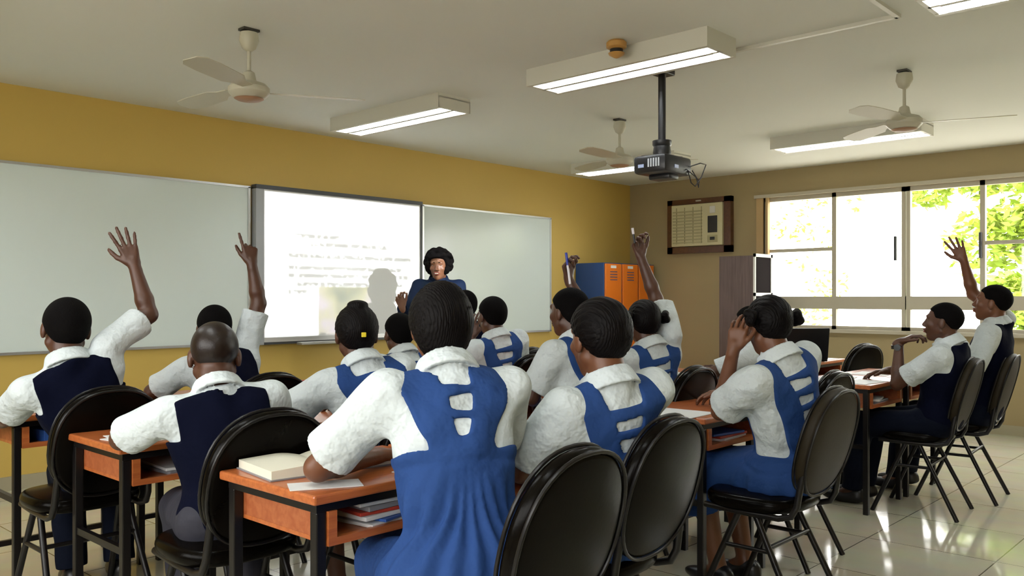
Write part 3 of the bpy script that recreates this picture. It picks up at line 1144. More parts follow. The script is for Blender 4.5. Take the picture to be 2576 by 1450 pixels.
def hand(F, W, dirn, palm, side, hs=1.0, curl=(0.25, 0.25, 0.3, 0.35), spread=0.10, thumb=0.6):
    """W wrist; dirn along the hand; palm = direction the palm faces; side +1 when the thumb is on the +cross(palm,dirn) side"""
    dn = nrm(dirn)
    pn = nrm(palm - dn * (palm @ dn))
    sd = np.cross(pn, dn) * side
    # palm
    kn = []
    for i, (o, l) in enumerate(((0.030, 0.078), (0.010, 0.082), (-0.010, 0.078), (-0.028, 0.070))):
        K = W + dn * l * hs + sd * o * hs
        F.cone(W + dn * 0.012 * hs + sd * o * 0.55 * hs, K, 0.0125 * hs, 0.0105 * hs, 0.012)
        kn.append(K)
    F.cone(W - dn * 0.02, W + dn * 0.02 * hs, 0.021 * hs, 0.020 * hs, 0.012)
    F.ell(W + dn * 0.035 * hs + sd * 0.022 * hs + pn * 0.008, (0.016, 0.026, 0.013), np.stack([sd, dn, pn], 1), 0.01)
    lens = ((0.038, 0.023, 0.019), (0.042, 0.026, 0.021), (0.039, 0.024, 0.020), (0.030, 0.018, 0.017))
    for i, K in enumerate(kn):
        ang = (1.5 - i) * spread
        d = nrm(dn + sd * math.tan(ang))
        p = K
        th = 0.0
        rr = 0.0085 * hs if i < 3 else 0.0075 * hs
        for q, L in enumerate(lens[i]):
            th += curl[i] * (0.9 if q == 0 else 1.2)
            dd = d * math.cos(th) + pn * math.sin(th)
            p2 = p + dd * L * hs
            F.cone(p, p2, rr, rr * 0.93, 0.004)
            p = p2
            rr *= 0.93
    # thumb from the side of the palm near its base
    p = W + dn * 0.022 * hs + sd * 0.024 * hs
    d1 = nrm(dn * math.cos(thumb) + sd * math.sin(thumb) + pn * 0.25)
    p2 = p + d1 * 0.040 * hs
    F.cone(p, p2, 0.013 * hs, 0.0105 * hs, 0.008)
    d2 = nrm(dn * math.cos(thumb * 0.6) + sd * math.sin(thumb * 0.6) + pn * 0.35)
    p3 = p2 + d2 * 0.030 * hs
    F.cone(p2, p3, 0.0105 * hs, 0.009 * hs, 0.004)
    F.cone(p3, p3 + nrm(d2 + dn * 0.3) * 0.020 * hs, 0.009 * hs, 0.0075 * hs, 0.004)


CLOTH = {}


def person(label, kind, head, pelvis, ty=0.0, hy=0.0, hp=0.0, hr=0.0, L=None, R=None, hair='short',
           skin='skin1', hs=1.0, sc=1.0, vox=0.006, waist=0.45, legs=None, legm='trouser', standing=False,
           group='pupils at their desks', pz=0.54, face=False, drop=0.102, hb=0.046, feet=(0.30, 0.08), knee=None, breadth=1.0, sleeve=0.8, gap=0.060, sides=0.078):
    O = np.array((pelvis[0], pelvis[1], 0.0))
    root = thing('person', label, 'person', (pelvis[0], pelvis[1], 0), 0, group)
    tf = yawvec(ty)
    # head frame
    htop = npv(at(*head))
    hf = yawvec(hy)
    pr = math.radians(hp)
    hfw = hf * math.cos(pr) + np.array((0, 0, 1.0)) * math.sin(pr)
    hup = nrm(np.array((0, 0, 1.0)) * math.cos(pr) - hf * math.sin(pr))
    hrt = np.cross(hfw, hup)
    rr = math.radians(hr)
    hup = nrm(hup * math.cos(rr) + hrt * math.sin(rr))
    B = basis(hup, hfw)
    H = htop - np.array((0, 0, 0.119 * hs))
    P = np.array((pelvis[0], pelvis[1], pz))
    N = H - B[:, 2] * drop * hs - tf * hb
    Lt = np.linalg.norm(N - P)
    T = basis(N - P, tf)
    g = Lt / 0.50
    w = sc * breadth

    def tl(x, y, z):
        return P + T @ np.array((x * w, y * w, z * g))
    # arms
    arms = []
    for side, A in ((-1, L), (1, R)):
        if A is None:
            A = {}
        lift = A.get('lift', 0.0)
        S = tl(side * (0.162 - 0.3 * lift), A.get('sf', 0.0), 0.435 + lift)
        E = A.get('e')
        Wp = A.get('w')
        if E is None:
            E = tl(side * 0.21, 0.10, 0.20)
        if Wp is None:
            Wp = E + tf * 0.2 + T[:, 0] * (-side) * 0.08
            Wp[2] = max(Wp[2], 0.785)
        E, Wp = npv(E), npv(Wp)
        lu = min(max(np.linalg.norm(E - S), 0.23 * sc), 0.31 * sc)
        E = S + nrm(E - S) * lu
        lf = min(max(np.linalg.norm(Wp - E), 0.20 * sc), 0.27 * sc)
        Wp = E + nrm(Wp - E) * lf
        arms.append((side, S, E, Wp, A))
    # legs
    lg = []
    for side in (-1, 1):
        hip = P + T[:, 0] * side * 0.085 * w + np.array((0, 0, -0.01))
        if standing:
            K = P + T[:, 0] * side * 0.09 + np.array((0, 0, -0.42)) + tf * 0.03
            An = P + T[:, 0] * side * 0.10 + np.array((0, 0, 0.09 - pz))
            An[2] = 0.09
        else:
            kx = 0.11 if knee is None else knee
            K = P + T[:, 0] * side * kx + tf * 0.40 * sc
            K[2] = 0.490
            An = P + T[:, 0] * side * (kx - 0.01) + tf * feet[0]
            An[2] = feet[1]
        lg.append((side, hip, K, An))
    sm = M[skin]

    def torso(F, inf, k=0.05):
        F.ell(tl(0, -0.005, 0.03), ((0.158 + inf) * w, (0.115 + inf) * w, 0.12 * g + inf), T, k)
        F.ell(tl(0, 0.0, 0.18), ((0.130 + inf) * w, (0.096 + inf) * w, 0.16 * g + inf), T, k)
        F.ell(tl(0, 0.0, 0.31), ((0.152 + inf) * w, (0.108 + inf) * w, 0.16 * g + inf), T, k)
        F.cone(tl(-0.115, -0.005, 0.405), tl(0.115, -0.005, 0.405), 0.062 + inf, 0.062 + inf, k)
        for s_ in (-1, 1):
            F.cone(tl(s_ * 0.02, -0.012, 0.462), tl(s_ * 0.14, -0.004, 0.428), 0.040 + inf, 0.044 + inf, 0.03)

    # ---- body: one continuous surface
    pts = [P, N, htop, H] + [q for a in arms for q in (a[1], a[2], a[3])] + [q for l in lg for q in l[1:]]
    ends = []
    for (side, S, E, Wp, A) in arms:
        hd = A.get('h')
        hd = nrm(npv(hd) - Wp) if hd is not None else nrm(Wp - E)
        ends.append(Wp + hd * 0.2)
    pts += ends
    pts += [l[3] + tf * 0.1 for l in lg]
    P_ = np.array(pts)
    lo, hi = P_.min(0) - 0.2, P_.max(0) + 0.17
    lo[2] = max(lo[2], -0.01)
    F = Field(lo, hi, vox)
    torso(F, -0.012)
    neck_b = tl(0, -0.01, 0.45)
    F.cone(neck_b, H - B[:, 2] * 0.06 * hs - B[:, 1] * 0.025 * hs, 0.056 * sc, 0.055 * hs, 0.03)
    hl = lambda x, y, z: H + B @ (np.array((x, y, z)) * hs)
    F.ell(hl(0, -0.014, 0.034), (0.074 * hs, 0.094 * hs, 0.084 * hs), B, 0.02)
    F.ell(hl(0, 0.028, -0.022), (0.058 * hs, 0.062 * hs, 0.080 * hs), B, 0.025)
    F.cone(hl(0, 0.058, -0.084), hl(0, 0.03, -0.07), 0.022 * hs, 0.030 * hs, 0.02)
    for s_ in (-1, 1):
        F.cone(hl(0, 0.05, -0.078), hl(s_ * 0.05, -0.005, -0.045), 0.020 * hs, 0.018 * hs, 0.02)
        F.ell(hl(s_ * 0.040, 0.060, -0.015), (0.02 * hs, 0.018 * hs, 0.018 * hs), B, 0.015)
    F.cone(hl(-0.036, 0.074, 0.034), hl(0.036, 0.074, 0.034), 0.012 * hs, 0.012 * hs, 0.012)
    for s_ in (-1, 1):
        F.ell(hl(s_ * 0.032, 0.098, 0.012), (0.019 * hs, 0.014 * hs, 0.012 * hs), B, 0.010, op='carve')
    F.cone(hl(0, 0.084, 0.016), hl(0, 0.102, -0.018), 0.008 * hs, 0.011 * hs, 0.010)
    for s_ in (-1, 1):
        F.ell(hl(s_ * 0.012, 0.095, -0.023), (0.010 * hs, 0.010 * hs, 0.008 * hs), B, 0.006)
        F.ell(hl(s_ * 0.076, -0.008, -0.002), (0.010 * hs, 0.019 * hs, 0.031 * hs), B, 0.006)
    F.ell(hl(0, 0.088, -0.047), (0.024 * hs, 0.012 * hs, 0.008 * hs), B, 0.006)
    F.ell(hl(0, 0.086, -0.058), (0.021 * hs, 0.012 * hs, 0.008 * hs), B, 0.006)
    for (side, S, E, Wp, A) in arms:
        F.cone(S, E, 0.045 * sc, 0.037 * sc, 0.03)
        mid = E + (Wp - E) * 0.3
        F.cone(E, mid, 0.036 * sc, 0.036 * sc, 0.01)
        F.cone(mid, Wp, 0.036 * sc, 0.023 * sc, 0.012)
        hd = A.get('h')
        hd = nrm(npv(hd) - Wp) if hd is not None else nrm(Wp - E)
        pm = A.get('palm')
        pm = np.array(pm, float) if pm is not None else (np.array((0, 0, -1.0)) + T[:, 0] * -side * 0.3)
        if abs(nrm(pm) @ hd) > 0.9:
            pm = tf
        # thumb side: for a right hand cross(palm, dir) points away from the thumb
        hand(F, Wp, hd, pm, -side, hs=A.get('hs', 1.0) * sc, curl=A.get('curl', (0.25, 0.25, 0.3, 0.35)), spread=A.get('spread', 0.1), thumb=A.get('thumb', 0.6))
    for (side, hip, K, An) in lg:
        F.cone(hip, K, 0.078 * w, 0.055 * sc, 0.04)
        c1 = K + (An - K) * 0.35
        F.cone(K, c1, 0.052 * sc, 0.050 * sc, 0.02)
        F.cone(c1, An, 0.050 * sc, 0.034 * sc, 0.02)
        F.cone(An, An + tf * 0.10 + np.array((0, 0, -0.045)), 0.034, 0.024, 0.02)
    body = F.mesh('body', sm, root, O)

    def folds(F, amp, seed):
        r_ = np.random.RandomState(seed)
        sl, X, Y, Z = F.all()
        d = np.zeros((1, 1, 1), np.float32)
        for q in range(4):
            v1 = r_.normal(size=3)
            v1 *= r_.uniform(28, 60) / np.linalg.norm(v1)
            v2 = r_.normal(size=3)
            v2 *= 14 / np.linalg.norm(v2)
            ph = r_.uniform(0, 6, 2)
            warp = 1.6 * np.sin(v2[0] * X + v2[1] * Y + v2[2] * Z + ph[0])
            d = d + np.sin(v1[0] * X + v1[1] * Y + v1[2] * Z + ph[1] + warp)
        F.d = F.d + (amp * 0.35) * d.astype(np.float32)

    sd_ = abs(hash_label(label)) % 1000

    def tcoord(F):
        sl, X, Y, Z = F.all()
        x, y, z = X - P[0], Y - P[1], Z - P[2]
        u = (x * T[0, 0] + y * T[1, 0] + z * T[2, 0]) / w
        v = (x * T[0, 1] + y * T[1, 1] + z * T[2, 1]) / w
        t_ = (x * T[0, 2] + y * T[1, 2] + z * T[2, 2]) / g
        return u, v, t_

    # ---- shirt / jacket
    cv = max(vox, 0.0065)
    tp = [P, N] + [a[1] for a in arms] + [a[2] for a in arms]
    if kind == 'teacher':
        tp += [a[3] for a in arms]
    tp = np.array(tp)
    F = Field(tp.min(0) - 0.17, tp.max(0) + 0.17, cv)
    torso(F, 0.004)
    for (side, S, E, Wp, A) in arms:
        if kind == 'teacher':
            F.cone(S, E, 0.056, 0.050, 0.04)
            F.cone(E, E + (Wp - E) * 1.0, 0.052, 0.038, 0.02, cut=(E + (Wp - E) * 0.9, nrm(Wp - E)))
        else:
            fr_ = A.get('sl', sleeve)
            puff = 0.012 if kind == 'girl' else 0.0
            F.cone(S, E, (0.060 + puff * 0.5) * sc, (0.066 + puff) * sc, 0.035, cut=(S + (E - S) * fr_, nrm(E - S)))
    folds(F, 0.0058, sd_)
    F.cone(tl(0, -0.008, 0.40), neck_b + nrm(H - B[:, 2] * 0.06 * hs - neck_b) * 0.035 - T[:, 1] * 0.004, 0.070, 0.073, 0.02)
    u, v, t_ = tcoord(F)
    zb = 0.02 if kind != 'teacher' else -0.15
    F.d = np.maximum(F.d, (zb - t_) * g)
    # open neck, then the collar ring
    F.d = np.maximum(F.d, np.minimum((t_ - 0.515) * g, 0.09 - np.abs(u)))
    nk = N + T[:, 2] * 0.0
    ax = nrm(H - B[:, 2] * 0.06 * hs - neck_b)
    c0 = neck_b + ax * 0.042 - T[:, 1] * 0.004
    sl, X, Y, Z = F.all()
    hx = (X - c0[0]) * ax[0] + (Y - c0[1]) * ax[1] + (Z - c0[2]) * ax[2]
    rad = np.sqrt(np.maximum((X - c0[0]) ** 2 + (Y - c0[1]) ** 2 + (Z - c0[2]) ** 2 - hx ** 2, 0))
    ring = np.maximum(np.abs(rad - (0.079 * sc - 0.30 * hx)) - 0.0075, np.abs(hx) - 0.030)
    F.d = np.minimum(F.d, ring)
    shirt = F.mesh('jacket' if kind == 'teacher' else 'shirt', M['jacket' if kind == 'teacher' else 'shirt'], root, O)

    # ---- vest or pinafore over the shirt
    if kind == 'boy':
        F = Field(np.minimum(P, N) - 0.24, np.maximum(P, N) + 0.22, cv)
        torso(F, 0.013)
        F.cone(tl(0, -0.010, 0.40), tl(0, -0.010, 0.485), 0.082, 0.080, 0.02)
        u, v, t_ = tcoord(F)
        au = np.abs(u)
        F.d = np.maximum(F.d, np.minimum((au - 0.142) * w, (t_ - 0.33) * g))
        F.d = np.maximum(F.d, (t_ - 0.505 + 0.20 * au) * g)
        F.d = np.maximum(F.d, 0.072 - np.sqrt(u ** 2 + (v + 0.005) ** 2) - 2.0 * np.maximum(0.47 - t_, 0))
        vn = np.minimum((t_ - 0.30) - au * 1.6, v)           # V neck at the front
        F.d = np.maximum(F.d, np.minimum(vn, 0.05) * 0.8)
        folds(F, 0.0058, sd_)
        F.d = np.maximum(F.d, (-0.085 - t_) * g)
        F.mesh('knitted_vest', M['navy'], root, O)
    if kind == 'girl':
        lq = np.array([P, N] + [l[2] for l in lg])
        F = Field(lq.min(0) - 0.24, lq.max(0) + 0.2, cv)
        torso(F, 0.012)
        u, v, t_ = tcoord(F)
        au = np.abs(u)
        top = 0.445
        gap0 = 0.16 + waist * 0.25
        f = np.clip((t_ - waist * 0.5) / (top - waist * 0.5), 0, 1)
        f2 = np.clip((t_ - gap0) / (top - gap0), 0, 1)
        inner = 0.004 + gap * f2 ** 0.7
        outer = sides + (0.152 - sides) * f
        xs = inner
        strap = np.maximum(inner - au, au - outer)
        bars = np.full_like(t_ + u * 0, 1.0)
        for zc in (0.305, 0.365, 0.425):
            bars = np.minimum(bars, np.maximum(np.abs(t_ - zc) - 0.0125, au - xs - 0.01))
        bib = np.maximum(au - 0.105, t_ - 0.36)
        back = np.minimum(strap, bars)
        frontm = np.minimum(strap, bib)
        m2 = np.where(v < 0, back, frontm)
        low = (t_ - waist * 0.5)
        m2 = np.minimum(m2, low)
        # solid V below the gap
        m2 = np.minimum(m2, np.maximum(au - sides - 0.01, t_ - gap0))
        m2 = np.maximum(m2, 0.073 - np.sqrt(u ** 2 + v ** 2) - 2.0 * np.maximum(0.455 - t_, 0))
        F.d = np.maximum(F.d, m2)
        folds(F, 0.0058, sd_)
        # skirt over hips and lap
        F.ell(tl(0, -0.01, 0.01), (0.185 * w, 0.145 * w, 0.13 * g), T, 0.03)
        for (side, hip, K, An) in lg:
            F.cone(hip, K, 0.105 * w, 0.085 * sc, 0.06)
            F.cone(K, K + (An - K) * 0.5, 0.085 * sc, 0.09 * sc, 0.03, cut=(K + (An - K) * 0.42, nrm(An - K)))
        F.cone(lg[0][1], lg[1][1], 0.11 * w, 0.11 * w, 0.05)
        F.cone((lg[0][1] + lg[1][1]) / 2, (lg[0][2] + lg[1][2]) / 2, 0.10 * w, 0.08, 0.06)
        seatz = 0.478
        sl, X, Y, Z = F.all()
        qd = np.sqrt((X - P[0]) ** 2 + (Y - P[1]) ** 2)
        an_ = np.arctan2(X - P[0], Y - P[1])
        F.d = F.d + (0.0065 * np.sin(an_ * 15 + 9 * Z) * np.clip((waist * 0.5 * g + P[2] - 0.03 - Z) / 0.12, 0, 1)).astype(np.float32)
        F.d = F.d + (0.004 * np.exp(-((t_ - waist * 0.5 + 0.03) / 0.008) ** 2)).astype(np.float32)
        sl, X, Y, Z = F.all()
        behind = (X - P[0]) * tf[0] + (Y - P[1]) * tf[1]
        F.d = np.maximum(F.d, np.where(behind < 0.20, seatz - Z, -1.0))
        F.mesh('pinafore', M['blue'], root, O)
    if kind in ('boy', 'teacher'):
        lq = np.array([P] + [q for l in lg for q in l[1:]])
        F = Field(lq.min(0) - 0.2, lq.max(0) + 0.2, cv)
        F.ell(tl(0, -0.005, 0.02), (0.168 * w, 0.125 * w, 0.12 * g), T, 0.03)
        for (side, hip, K, An) in lg:
            F.cone(hip, K, 0.092 * w, 0.074 * sc, 0.03)
            F.cone(K, An, 0.074 * sc, 0.062 * sc, 0.02, cut=(An + nrm(K - An) * 0.01, nrm(An - K)))
        folds(F, 0.004, sd_ + 9)
        F.mesh('trousers', M[legm], root, O)
    # ---- shoes
    for (side, hip, K, An) in lg:
        F = Field(An - 0.2, An + 0.25, 0.008)
        base = np.array((An[0], An[1], feet[1] - 0.08 + 0.035 if not standing else 0.035))
        F.ell(base + tf * 0.055, (0.045, 0.135, 0.034), basis(np.array((0, 0, 1.0)), tf), 0.02)
        F.ell(base - tf * 0.02 + np.array((0, 0, 0.022)), (0.042, 0.058, 0.048), basis(np.array((0, 0, 1.0)), tf), 0.02)
        sl, X, Y, Z = F.all()
        F.d = np.maximum(F.d, (base[2] - 0.033) - Z)
        F.mesh('shoe', M['shoe'], root, O)
    # ---- hair
    hp_ = {'crop': (0.0045, 'hair'), 'short': (0.008, 'hair'), 'shaved': (0.0025, 'stubble'), 'cornrow': (0.010, 'braid'), 'thick': (0.016, 'braid'), 'afro': (0.02, 'hair')}
    style = hair.split('+')[0]
    inf, hm = hp_[style]
    F = Field(H - 0.24, H + 0.24, 0.0055 if vox < 0.0065 else 0.0065)
    if style == 'thick':
        zc = ((-0.13, -0.05, 0.01, 0.05, 0.11), (-0.10, -0.085, -0.02, 0.05, 0.075))
    elif style == 'cornrow':
        zc = ((-0.13, -0.06, -0.01, 0.03, 0.10), (-0.062, -0.05, 0.005, 0.05, 0.082))
    elif style == 'afro':
        zc = ((-0.13, -0.05, 0.02, 0.05, 0.10), (-0.11, -0.11, -0.03, 0.06, 0.085))
    elif style == 'crop':
        zc = ((-0.13, -0.06, -0.012, 0.03, 0.045, 0.09), (-0.05, -0.035, 0.022, 0.030, 0.062, 0.082))
    else:
        zc = ((-0.13, -0.06, -0.005, 0.035, 0.09), (-0.055, -0.04, 0.015, 0.05, 0.078))

    def keep(u_, v_, w_):
        zl = np.interp(np.broadcast_to(v_ / hs - 0.014, np.broadcast(u_, v_, w_).shape), zc[0], zc[1]).astype(np.float32) * hs
        return (zl - (w_ + 0.034 * hs)) * 0.8
    F.ell(hl(0, -0.014, 0.034), ((0.074 + inf) * hs, (0.094 + inf) * hs, (0.084 + inf) * hs), B, 0.0, keep=keep)
    if style == 'thick':
        F.ell(hl(0, -0.045, -0.01), (0.074 * hs, 0.060 * hs, 0.092 * hs), B, 0.03)
        F.ell(hl(0, -0.04, 0.095), (0.05 * hs, 0.05 * hs, 0.035 * hs), B, 0.02)
    if style == 'cornrow':
        F.ell(hl(0, -0.055, -0.0), (0.062 * hs, 0.045 * hs, 0.055 * hs), B, 0.02)
    if style == 'short':
        F.ell(hl(0, -0.050, -0.0), (0.062 * hs, 0.045 * hs, 0.055 * hs), B, 0.02)
    if style == 'afro':
        r_ = random.Random(5)
        for q in range(90):
            a_ = r_.uniform(0, 2 * PI)
            zz = r_.uniform(-0.95, 1.0)
            rad_ = math.sqrt(max(0, 1 - zz * zz))
            p_ = np.array((rad_ * math.cos(a_) * 0.10, rad_ * math.sin(a_) * 0.105 - 0.02, 0.03 + zz * 0.108))
            if p_[1] > 0.03 and p_[2] < 0.085 and abs(p_[0]) < 0.07:
                continue
            if p_[1] > 0.045 and p_[2] < 0.105:
                continue
            F.ell(hl(*p_), (0.026 * hs, 0.026 * hs, 0.024 * hs), B, 0.010)
    if style in ('cornrow', 'thick'):
        sl, X, Y, Z = F.all()
        x, y, z = X - H[0], Y - H[1], Z - H[2]
        u_ = x * B[0, 0] + y * B[1, 0] + z * B[2, 0]
        v_ = x * B[0, 1] + y * B[1, 1] + z * B[2, 1]
        w_ = x * B[0, 2] + y * B[1, 2] + z * B[2, 2]
        if style == 'thick':
            ph = np.arctan2(u_, -(v_ + 0.02)) * 22 + 6 * np.sin(9 * w_)
        else:
            ph = np.arctan2(u_, w_ + 0.02) * 17 + 6 * np.sin(10 * v_)
        F.d = F.d - 0.0038 * np.abs(np.sin(ph)).astype(np.float32) + 0.001
    if 'buns' in hair:
        for s_ in (-1, 1):
            for q in range(5):
                a_ = q * 1.3
                F.ell(hl(s_ * (0.098 + 0.010 * (q % 2)), -0.045 + 0.016 * math.cos(a_), 0.035 + 0.018 * math.sin(a_)), (0.020 * hs, 0.020 * hs, 0.020 * hs), B, 0.006)
    if 'knot' in hair:
        for q in range(4):
            F.ell(hl(0.012 * math.cos(q * 1.6), -0.03 + 0.012 * math.sin(q * 1.6), 0.125), (0.03 * hs, 0.03 * hs, 0.016 * hs), B, 0.01)
    if 'crop' in hair:
        pass
    F.mesh('hair', M[hm], root, O)
    if 'clip' in hair:
        p_ = hl(0.005, -0.128, 0.01) - O
        MB().box(-0.009, 0.009, -0.004, 0.004, -0.009, 0.009, 0.002, Matrix.Translation(Vector(p_)) @ Matrix.Rotation(-math.radians(hy), 4, 'Z')).build('hair_clip', M['yellowclip'], root)
    # ---- eyes, lips
    for s_ in (-1, 1):
        e_ = hl(s_ * 0.032, 0.0665, 0.012) - O
        eye = MB().lathe([(0, -0.011 * hs), (0.0075 * hs, -0.008 * hs), (0.011 * hs, 0), (0.0075 * hs, 0.008 * hs), (0, 0.011 * hs)], 14)
        bmesh.ops.translate(eye.bm, vec=Vector(e_), verts=eye.bm.verts)
        ey = eye.build('eye', M['eyewhite'], root, True)
        ir = MB().lathe([(0, 0.0075), (0.0055, 0.0095), (0.004, 0.0112), (0, 0.0116)], 12)
        mt = Matrix(np.column_stack([B[:, 0], -B[:, 2], B[:, 1]]).tolist()).to_4x4()
        bmesh.ops.transform(ir.bm, matrix=Matrix.Translation(Vector(e_)) @ mt, verts=ir.bm.verts)
        ir.build('iris', M['iris'], ey, True)
    if face:
        F = Field(H - 0.16, H + 0.16, 0.0035)
        F.ell(hl(0, 0.094, -0.045), (0.024 * hs, 0.010 * hs, 0.006 * hs), B, 0.004)
        F.ell(hl(0, 0.092, -0.058), (0.021 * hs, 0.010 * hs, 0.0065 * hs), B, 0.004)
        F.mesh('lips', M['lip'], root, O)
        if face == 'smile':
            F = Field(H - 0.16, H + 0.16, 0.0035)
            F.ell(hl(0, 0.099, -0.0505), (0.017 * hs, 0.008 * hs, 0.005 * hs), B, 0.002)
            F.mesh('teeth', M['teeth'], root, O)
        for s_ in (-1, 1):
            F = Field(H - 0.16, H + 0.16, 0.0035)
            F.cone(hl(s_ * 0.018, 0.087, 0.036), hl(s_ * 0.046, 0.074, 0.038), 0.0045 * hs, 0.003 * hs, 0.002)
            F.mesh('eyebrow', M['hair'], root, O)
    return root, arms, (H, B), O


def hash_label(s):
    v = 7
    for ch in s:
        v = (v * 31 + ord(ch)) % 100003
    return v


FV = 0.0065      # voxel for most pupils
FN = 0.0055      # voxel where hands or faces show large

# ---- column next to the long whiteboard
person('boy in a navy vest waving an open hand before the long whiteboard', 'boy', (165, 752, 3.42), (1.46, 3.60), ty=12, hy=8,
       L=dict(e=at(20, 1050, 3.5), w=at(-60, 1075, 3.8)), R=dict(e=at(374, 792, 3.62), w=at(338, 668, 3.62), h=at(300, 560, 3.6), lift=0.05, palm=(0.3, 0.9, 0.1), spread=0.16, curl=(0.05, 0.05, 0.08, 0.1), thumb=0.8),
       hs=1.06, vox=FN, hr=4)
person('boy in a navy vest pointing one finger up beside the projection screen', 'boy', (538, 770, 4.25), (2.13, 3.70), ty=8, hy=15,
       L=dict(e=at(385, 985, 4.15), w=at(420, 1010, 4.5)), R=dict(e=at(634, 822, 4.32), w=at(634, 668, 4.32), h=at(624, 585, 4.32), lift=0.06, palm=(0.3, 0.9, 0), curl=(0.0, 1.2, 1.3, 1.3), spread=0.12),
       vox=FN)
person('boy with a shaved head and navy vest leaning on his desk', 'boy', (540, 812, 2.93), (1.46, 2.60), ty=18, hy=27, hp=-14,
       L=dict(e=at(305, 1105, 2.88), w=at(330, 1045, 3.25), sl=0.85), R=dict(e=at(690, 1075, 3.1), w=at(640, 1060, 3.4)),
       hair='shaved', hs=1.02, skin='skin1', legm='trouserg', vox=FN, drop=0.10, breadth=1.05)
# ---- nearest
person('large girl in a blue pinafore at the centre, one elbow on her desk', 'girl', (1107, 726, 2.36), (1.50, 1.55), ty=27, hy=30, hp=-8,
       L=dict(e=at(800, 1178, 2.30), w=(1.60, 2.02, 0.785), sf=0.0, sl=0.80), R=dict(e=(1.77, 1.72, 0.83), w=(1.68, 2.0, 0.785)),
       hair='thick', hs=0.95, skin='skin2', breadth=1.02, gap=0.036, waist=0.58, vox=FN, drop=0.10)
person('girl in a blue pinafore turning her cheek, second nearest', 'girl', (1507, 756, 2.56), (2.13, 1.60), ty=16, hy=20, hp=-4,
       L=dict(e=at(1335, 1150, 2.50), w=(1.98, 2.02, 0.79), sl=0.86), R=dict(e=(2.45, 1.75, 0.83), w=(2.30, 2.05, 0.79)),
       hair='cornrow', hs=1.02, skin='skin2', breadth=1.02, waist=0.5, vox=FN, drop=0.105)
person('girl with a small yellow hair clip in front of the projection screen', 'girl', (896, 771, 3.45), (2.13, 2.62), ty=14, hy=26,
       L=dict(e=at(735, 1035, 3.35), w=at(700, 1040, 3.6)), R=dict(e=(2.45, 2.85, 0.82), w=(2.3, 3.1, 0.79)),
       hair='cornrow+knot+clip', skin='skin1', waist=0.5, vox=FV)
person('girl with two hair buns resting her head on a raised hand', 'girl', (1932, 749, 3.45), (3.34, 1.56), ty=12, hy=32, hp=-6,
       L=dict(e=at(1812, 1035, 3.50), w=at(1845, 880, 3.42), h=at(1866, 790, 3.42), palm=(0.9, 0.1, 0.1), curl=(0.25, 0.3, 0.35, 0.4), sl=0.85), R=dict(e=(3.72, 1.80, 0.83), w=(3.55, 2.1, 0.79)),
       hair='cornrow+buns', skin='skin2', waist=0.20, vox=FN, feet=(0.30, 0.085), knee=0.10, breadth=1.02)
person('girl in a blue pinafore holding up a blue capped pen', 'girl', (1430, 727, 4.12), (3.22, 2.50), ty=5, hy=5,
       L=dict(e=at(1345, 985, 4.0), w=at(1350, 1010, 4.25)), R=dict(e=at(1480, 800, 4.35), w=at(1447, 735, 4.4), h=at(1424, 660, 4.4), palm=(0.1, -0.9, 0.1), curl=(0.7, 0.9, 1.0, 1.1), lift=0.05),
       hair='short', skin='skin1', waist=0.5, vox=FV)
person('girl with small hair puffs raising a dark pen before the orange locker', 'girl', (1618, 758, 4.40), (3.77, 2.50), ty=14, hy=32,
       L=dict(e=at(1560, 960, 4.4), w=at(1560, 990, 4.6)), R=dict(e=at(1650, 752, 4.55), w=at(1612, 648, 4.55), h=at(1594, 575, 4.55), lift=0.07, palm=(-0.3, -0.9, 0), curl=(0.6, 0.8, 0.9, 1.0)),
       hair='cornrow+buns', skin='skin1', waist=0.5, vox=FV, hs=0.97)
person('girl half hidden by the large girl, before the projection screen', 'girl', (1003, 790, 4.85), (3.13, 3.68), ty=8, hy=14,
       hair='short', skin='skin1', vox=FV)
person('girl holding both hands near her chin before the narrower whiteboard', 'girl', (1237, 748, 5.15), (3.78, 3.62), ty=12, hy=14,
       L=dict(e=at(1178, 905, 5.15), w=at(1186, 850, 5.35), h=at(1192, 800, 5.35), palm=(0.7, 0.3, 0)), hair='short', skin='skin1', waist=0.45, vox=FV)
person('pupil at the front whose dark head shows just below the teacher', 'boy', (1168, 732, 6.1), (4.42, 4.20), ty=8, hy=15, hair='short', vox=FV)
person('pupil stretching an arm over a far desk, face hidden by the girl resting her head', 'boy', (1885, 772, 5.35), (5.0, 2.52), ty=-4, hy=0,
       L=dict(e=at(1800, 935, 5.3), w=at(1748, 938, 5.5), sl=0.8), vox=FV)
# ---- window side boys
person('boy in a navy vest with a wristwatch, hand at his chin', 'boy', (2372, 762, 4.95), (5.36, 1.60), ty=0, hy=-6, hp=4,
       L=dict(e=at(2244, 975, 5.05), w=at(2262, 862, 5.08), h=at(2345, 822, 5.0), palm=(0.2, -0.5, -0.7), curl=(0.45, 0.5, 0.6, 0.7), sl=0.75), R=dict(e=(5.62, 1.70, 0.84), w=(5.42, 1.98, 0.79)),
       hair='crop', skin='skin1', vox=0.005, face=True, hs=0.98, feet=(0.46, 0.08))
person('boy in a navy vest by the windows, raising a far arm', 'boy', (2496, 717, 5.36), (5.94, 1.54), ty=0, hy=-4, hp=8,
       L=dict(e=at(2440, 960, 5.2), w=(5.85, 1.9, 0.80)), R=dict(e=at(2474, 760, 5.50), w=at(2424, 655, 5.50), h=at(2386, 575, 5.50), lift=0.08, palm=(0.9, 0.2, -0.1), curl=(0.1, 0.15, 0.3, 0.4), spread=0.2, thumb=0.9),
       hair='crop', skin='skin2', vox=0.005, face=True, hs=1.0, feet=(0.46, 0.08))
